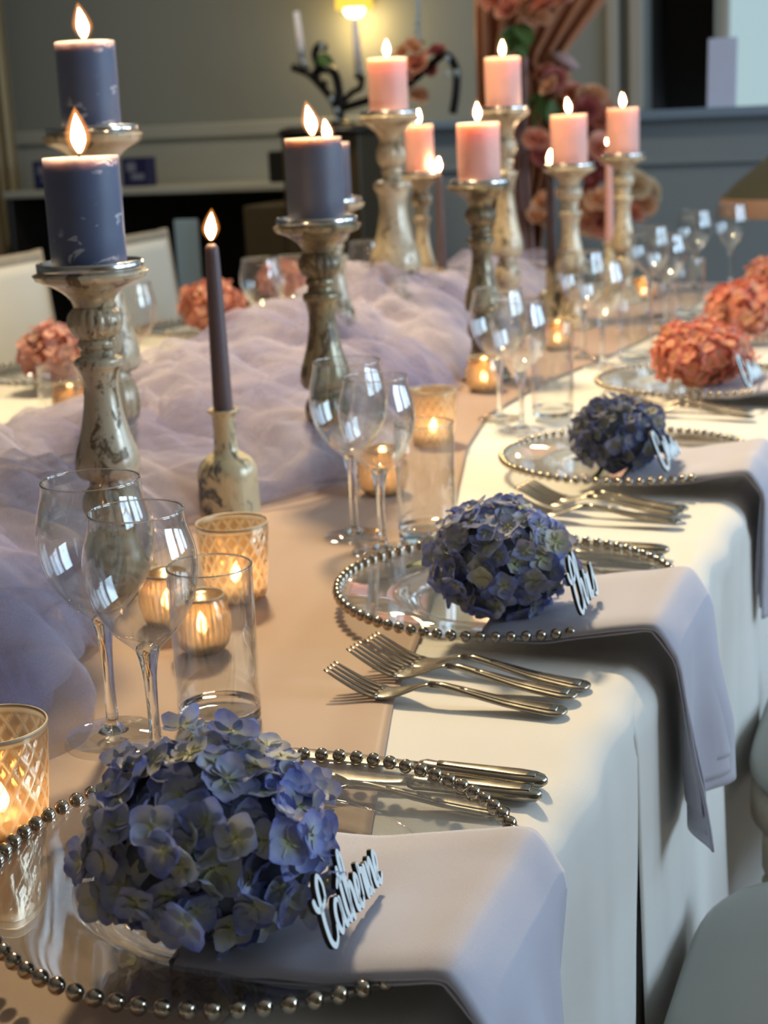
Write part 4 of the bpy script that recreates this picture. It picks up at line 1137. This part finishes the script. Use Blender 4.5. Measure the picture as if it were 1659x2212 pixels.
for a_, b_, lab in (((640, 25), (655, 145), 'unlit ivory taper leaning in the outer cup of the iron candelabra'), ((766, 45), (776, 163), 'unlit ivory taper in the cup below the wall sconce')):
    A_ = loc_of(*a_) + np.array([c0[0], 5.85, cz]); B_ = loc_of(*b_) + np.array([c0[0], 5.85, cz])
    o = thing('taper_candle', lab, 'candle', B_)
    obj('wax_body', tube([(0, 0, 0), tuple((A_ - B_) * .5), tuple(A_ - B_)], [.017, .015, .012], 14), M_wax_ivory, o); obj('wick', tube([tuple(A_ - B_), tuple((A_ - B_) * 1.05)], .002, 6), M_wick, o)

# roses
def rose_vf(seed):
    rr = random.Random(seed); V = []; Fc = []
    for k in range(20):
        a = k * 2.4; q = k / 19; r = .006 + .034 * q; hgt = .042 * (1 - .45 * q); op = .15 + .95 * q
        n0 = len(V); nu, nv = 4, 5
        for i in range(nu):
            u = i / (nu - 1)
            for j in range(nv):
                v = (2 * j / (nv - 1) - 1) * (1.05 - .25 * q)
                rad_ = r * (.45 + .55 * u) + op * .014 * u * u * (1 - .3 * v * v)
                zz = -.012 + hgt * (u - .25 * u * v * v) - .012 * q * u
                V.append((rad_ * math.cos(a + v), rad_ * math.sin(a + v), zz))
        for i in range(nu - 1):
            for j in range(nv - 1): Fc.append((n0 + i * nv + j, n0 + i * nv + j + 1, n0 + (i + 1) * nv + j + 1, n0 + (i + 1) * nv + j))
    s = lathe([(.0005, -.022), (.012, -.018), (.02, -.008), (.012, 0)], 10)
    return join((V, Fc), s)
RM = {}
def rose(p, size, kind, label, group, seed):
    key = (kind, seed % 2)
    if key not in RM: RM[key] = meshdata('rose', *rose_vf(seed % 2 + 3 * kind), M_rose[kind])
    o = obj('rose', RM[key], None); o.location = tuple(p); s = size / .10
    o.scale = (s, s, s)
    o.rotation_euler = (rnd.uniform(.5, 1.3), rnd.uniform(-.4, .4), rnd.uniform(-.6, .9))
    tag(o, label, 'rose', group)
for i, (px_, py_, sz, k) in enumerate(((870, 110, .09, 1), (905, 135, .11, 0), (942, 108, .085, 2), (900, 100, .08, 1), (905, 205, .085, 1), (880, 160, .08, 0), (930, 150, .06, 2))):
    p = AY(px_, py_, 5.85); p[1] -= .04 * (i % 2)
    kc = ('coral', 'peach', 'deep pink')[k]
    rose(p, sz, k, kc + ' rose ' + ('hanging low under' if py_ > 190 else 'gathered in') + ' the iron candelabra arrangement', kc + ' roses of the iron candelabra', i)
# foliage of that arrangement
# draped arch
AYD = 5.2
def dr_right(z):
    pts = [(.0, -1.36), (.55, -1.36), (.75, -1.36), (.95, -1.33), (1.15, -1.27), (1.25, -1.24), (1.345, -1.245), (1.385, -1.272), (1.42, -1.255), (1.5, -1.185), (1.6, -1.10), (1.75, -1.0), (2.2, -.85)]
    return np.interp(z, [p[0] for p in pts], [p[1] for p in pts])
xleft = AY(1036, 100, AYD)[0]
t = thing('draped_arch', 'copper arch with gathered terracotta drapes and a pale pink fold behind the candles', 'arch', (xleft, AYD, 0))
def drape(z0_, z1_, lf, rf, nf, amp, nu=60, nv=90, off=0):
    V = []
    for i in range(nu):
        z = z0_ + (z1_ - z0_) * i / (nu - 1)
        a, b = lf(z), rf(z)
        for j in range(nv):
            u = j / (nv - 1)
            V.append((a + (b - a) * u - xleft, off + amp * math.sin(u * nf * 2 * PI + .6 * math.sin(z * 5)), z))
    return V, gridfaces(nu, nv)
o = obj('terracotta_drape', drape(.02, 2.2, lambda z: xleft + .01 * math.sin(z * 3), dr_right, 7, .025), M_drape, t)
o.modifiers.new('thick', 'SOLIDIFY').thickness = .002
o = obj('pink_fold', drape(.02, 1.40, lambda z: -1.425 + .05 * max(0, 1.0 - z) * .3, lambda z: -1.37 + .02 * math.sin(z * 4), 2, .018, 40, 24, -.05), M_drape_pink, t)
o.modifiers.new('thick', 'SOLIDIFY').thickness = .002
obj('arch_post', tube([(-.01, .04, 0), (-.01, .04, 2.2)], .016, 12), M_copper, t)
obj('arch_beam', tube([(-.01, .04, 2.2), (.60, .04, 2.2)], .016, 12), M_copper, t)
obj('arch_post', tube([(.14, .04, 0), (.14, .04, 2.2)], .016, 12), M_copper, t)
obj('tie_back', xf(lathe([(.022, -.02), (.05, -.008), (.055, .006), (.022, .02)], 18), (-1.265 - xleft, -.02, 1.385), (0, .5, 0)), M_drape_pink, t)
RS = [(1075, -5, .13, 0), (1125, 5, .13, 1), (1180, 0, .14, 0), (1225, -10, .12, 0), (1160, 35, .10, 1), (1095, 15, .1, 0),
      (1175, 155, .085, 0), (1198, 170, .08, 2), (1185, 185, .08, 1), (1240, 200, .10, 0), (1280, 205, .11, 1), (1265, 235, .11, 2), (1300, 225, .1, 0), (1300, 260, .11, 0),
      (1160, 300, .1, 0), (1175, 335, .1, 2), (1280, 290, .11, 2), (1300, 320, .11, 0), (1285, 360, .12, 2), (1280, 395, .10, 2), (1300, 430, .12, 1), (1270, 450, .12, 1), (1295, 480, .11, 0),
      (1175, 430, .1, 1), (1165, 470, .1, 1), (1265, 480, .11, 1), (1370, 400, .11, 3), (1400, 415, .10, 3), (1385, 440, .11, 1), (1365, 455, .1, 0), (1350, 380, .10, 3)]
for i, (px_, py_, sz, k) in enumerate(RS):
    p = AY(px_, py_, AYD - .10 - .05 * (i % 3))
    where = ('in the top cluster of the draped arch' if py_ < 60 else 'tucked into the tie of the terracotta drape' if py_ < 195 else
             'low beside the grey wall panel' if px_ > 1340 else 'behind the plum taper candle' if px_ < 1200 else
             'just above the last pink candles' if py_ < 270 else 'between the last two pink candles' if py_ < 370 else 'in the lowest hanging cluster of the arch')
    kc = ('coral', 'peach', 'deep pink', 'cream')[k]
    rose(p, sz, k, 'soft ' + kc + ' rose ' + where, kc + ' roses ' + where, i)
def leaf_cluster(pts, sz, label, Y=AYD - .15):
    q0 = AY(*pts[0], Y)
    c = thing('foliage_sprig', label, 'foliage', q0)
    LM = meshdata('leaf', *grid(8, 5, lambda u, v: (u * 1.0, (v * 2 - 1) * .28 * math.sin(PI * (.04 + .92 * u)) ** .8, .1 * math.sin(u * 3) + .08 * abs(v * 2 - 1))), M_leaf)
    for i, p in enumerate(pts):
        q = AY(*p, Y) - q0
        for k in range(3):
            l_ = obj('leaf', LM, None, c, loc=tuple(q)); s = sz * rnd.uniform(.7, 1.1); l_.scale = (s, s, s); l_.rotation_euler = (rnd.uniform(0, 2), rnd.uniform(.5, 2.2), rnd.uniform(-1, 1) + 2 * k)
leaf_cluster([(1115, 55), (1125, 65), (1108, 75)], .11, 'dark green leaves hanging below the top roses of the arch')
leaf_cluster([(1175, 205), (1165, 220), (1190, 215)], .09, 'dark leaves below the tie back of the drape')
leaf_cluster([(690, 125), (695, 115)], .06, 'green sprig on the curled arm of the iron candelabra', 5.84)

# sconce
s0 = AY(785, 22, WY)
t = thing('wall_sconce', 'lit brass wall sconce with a glowing yellow shade on the grey green wall', 'wall lamp', (s0[0], WY - .11, s0[2]))
obj('back_plate', box(-.04, .04, .095, .11, .02, .16, .004), M_copper, t, False)
obj('arm', tube([(0, .1, .06), (0, .05, .05), (0, 0, .07)], .006, 8), M_copper, t)
obj('shade', lathe([(.080, .0), (.078, .04), (.066, .12), (.055, .16)], 32, False, False), M_shade, t)
obj('bulb', lathe([(.001, -.038), (.03, -.032), (.046, -.008), (.036, .02), (.012, .04)], 20), M_bulb, t)
pl = bpy.data.lights.new('sconce_light', 'POINT'); pl.energy = 3.0; pl.color = (1, .68, .25); pl.shadow_soft_size = .04
po = bpy.data.objects.new('sconce_light', pl); COL.objects.link(po); po.location = (s0[0], WY - .12, s0[2] - .07)

# lilac card on the ledge
ca, cb = AY(1527, 230, WY - .05)[0], AY(1590, 230, WY - .05)[0]
o = obj('card', box(0, cb - ca, 0, .006, 0, .27, .002), M_card, None, False, (ca, WY - .055, LED + .011)); o.rotation_euler = (-.10, 0, 0)
tag(o, 'lilac white card standing on the blue grey window ledge', 'card')

# lamp at the right
lp = AY(1555, 440, 5.0); lx = lp[0] + .27
t = thing('side_table', 'small dark side table carrying the olive shaded lamp', 'side table', (lx, 5.0, 0))
obj('top', xf(lathe([(.2, 0), (.205, .008), (.205, .018), (.2, .025)], 32), (0, 0, .5)), M_brownwood, t, False)
for k in range(3):
    a = k * 2.09 + .4; obj('leg', tube([(.12 * math.cos(a), .12 * math.sin(a), .5), (.17 * math.cos(a), .17 * math.sin(a), 0)], .014, 8), M_brownwood, t)
t = thing('table_lamp', 'table lamp with a dark olive cone shade and peach lower trim', 'lamp', (lx, 5.0, .525))
obj('lamp_base', lathe([tuple(q) for q in smoothprof([(.07, 0), (.07, .012), (.03, .025), (.04, .09), (.055, .16), (.04, .24), (.012, .30), (.01, .42)], 3)], 24), M_copper, t)
zb_ = lp[2] - .525
obj('shade', lathe([(.265, zb_ + .02), (.22, zb_ + .065), (.12, zb_ + .145), (.07, zb_ + .17)], 40, False, False), M_olive, t)
obj('shade_trim', lathe([(.27, zb_ - .035), (.272, zb_ - .01), (.266, zb_ + .022)], 40, False, False), M_peachtrim, t)
# yellowish curtain at the far left
V, Fc = grid(20, 24, lambda u, v: (cx0 + (cx1 - cx0) * v, WY - .12 + .02 * math.sin(v * 22), .05 + 2.5 * u))
o = obj('curtain', (V, Fc), m_cloth('ochre_curtain', (.40, .33, .20), 200)); o.modifiers.new('thick', 'SOLIDIFY').thickness = .003
tag(o, 'ochre curtain hanging beside the service counter', 'curtain')
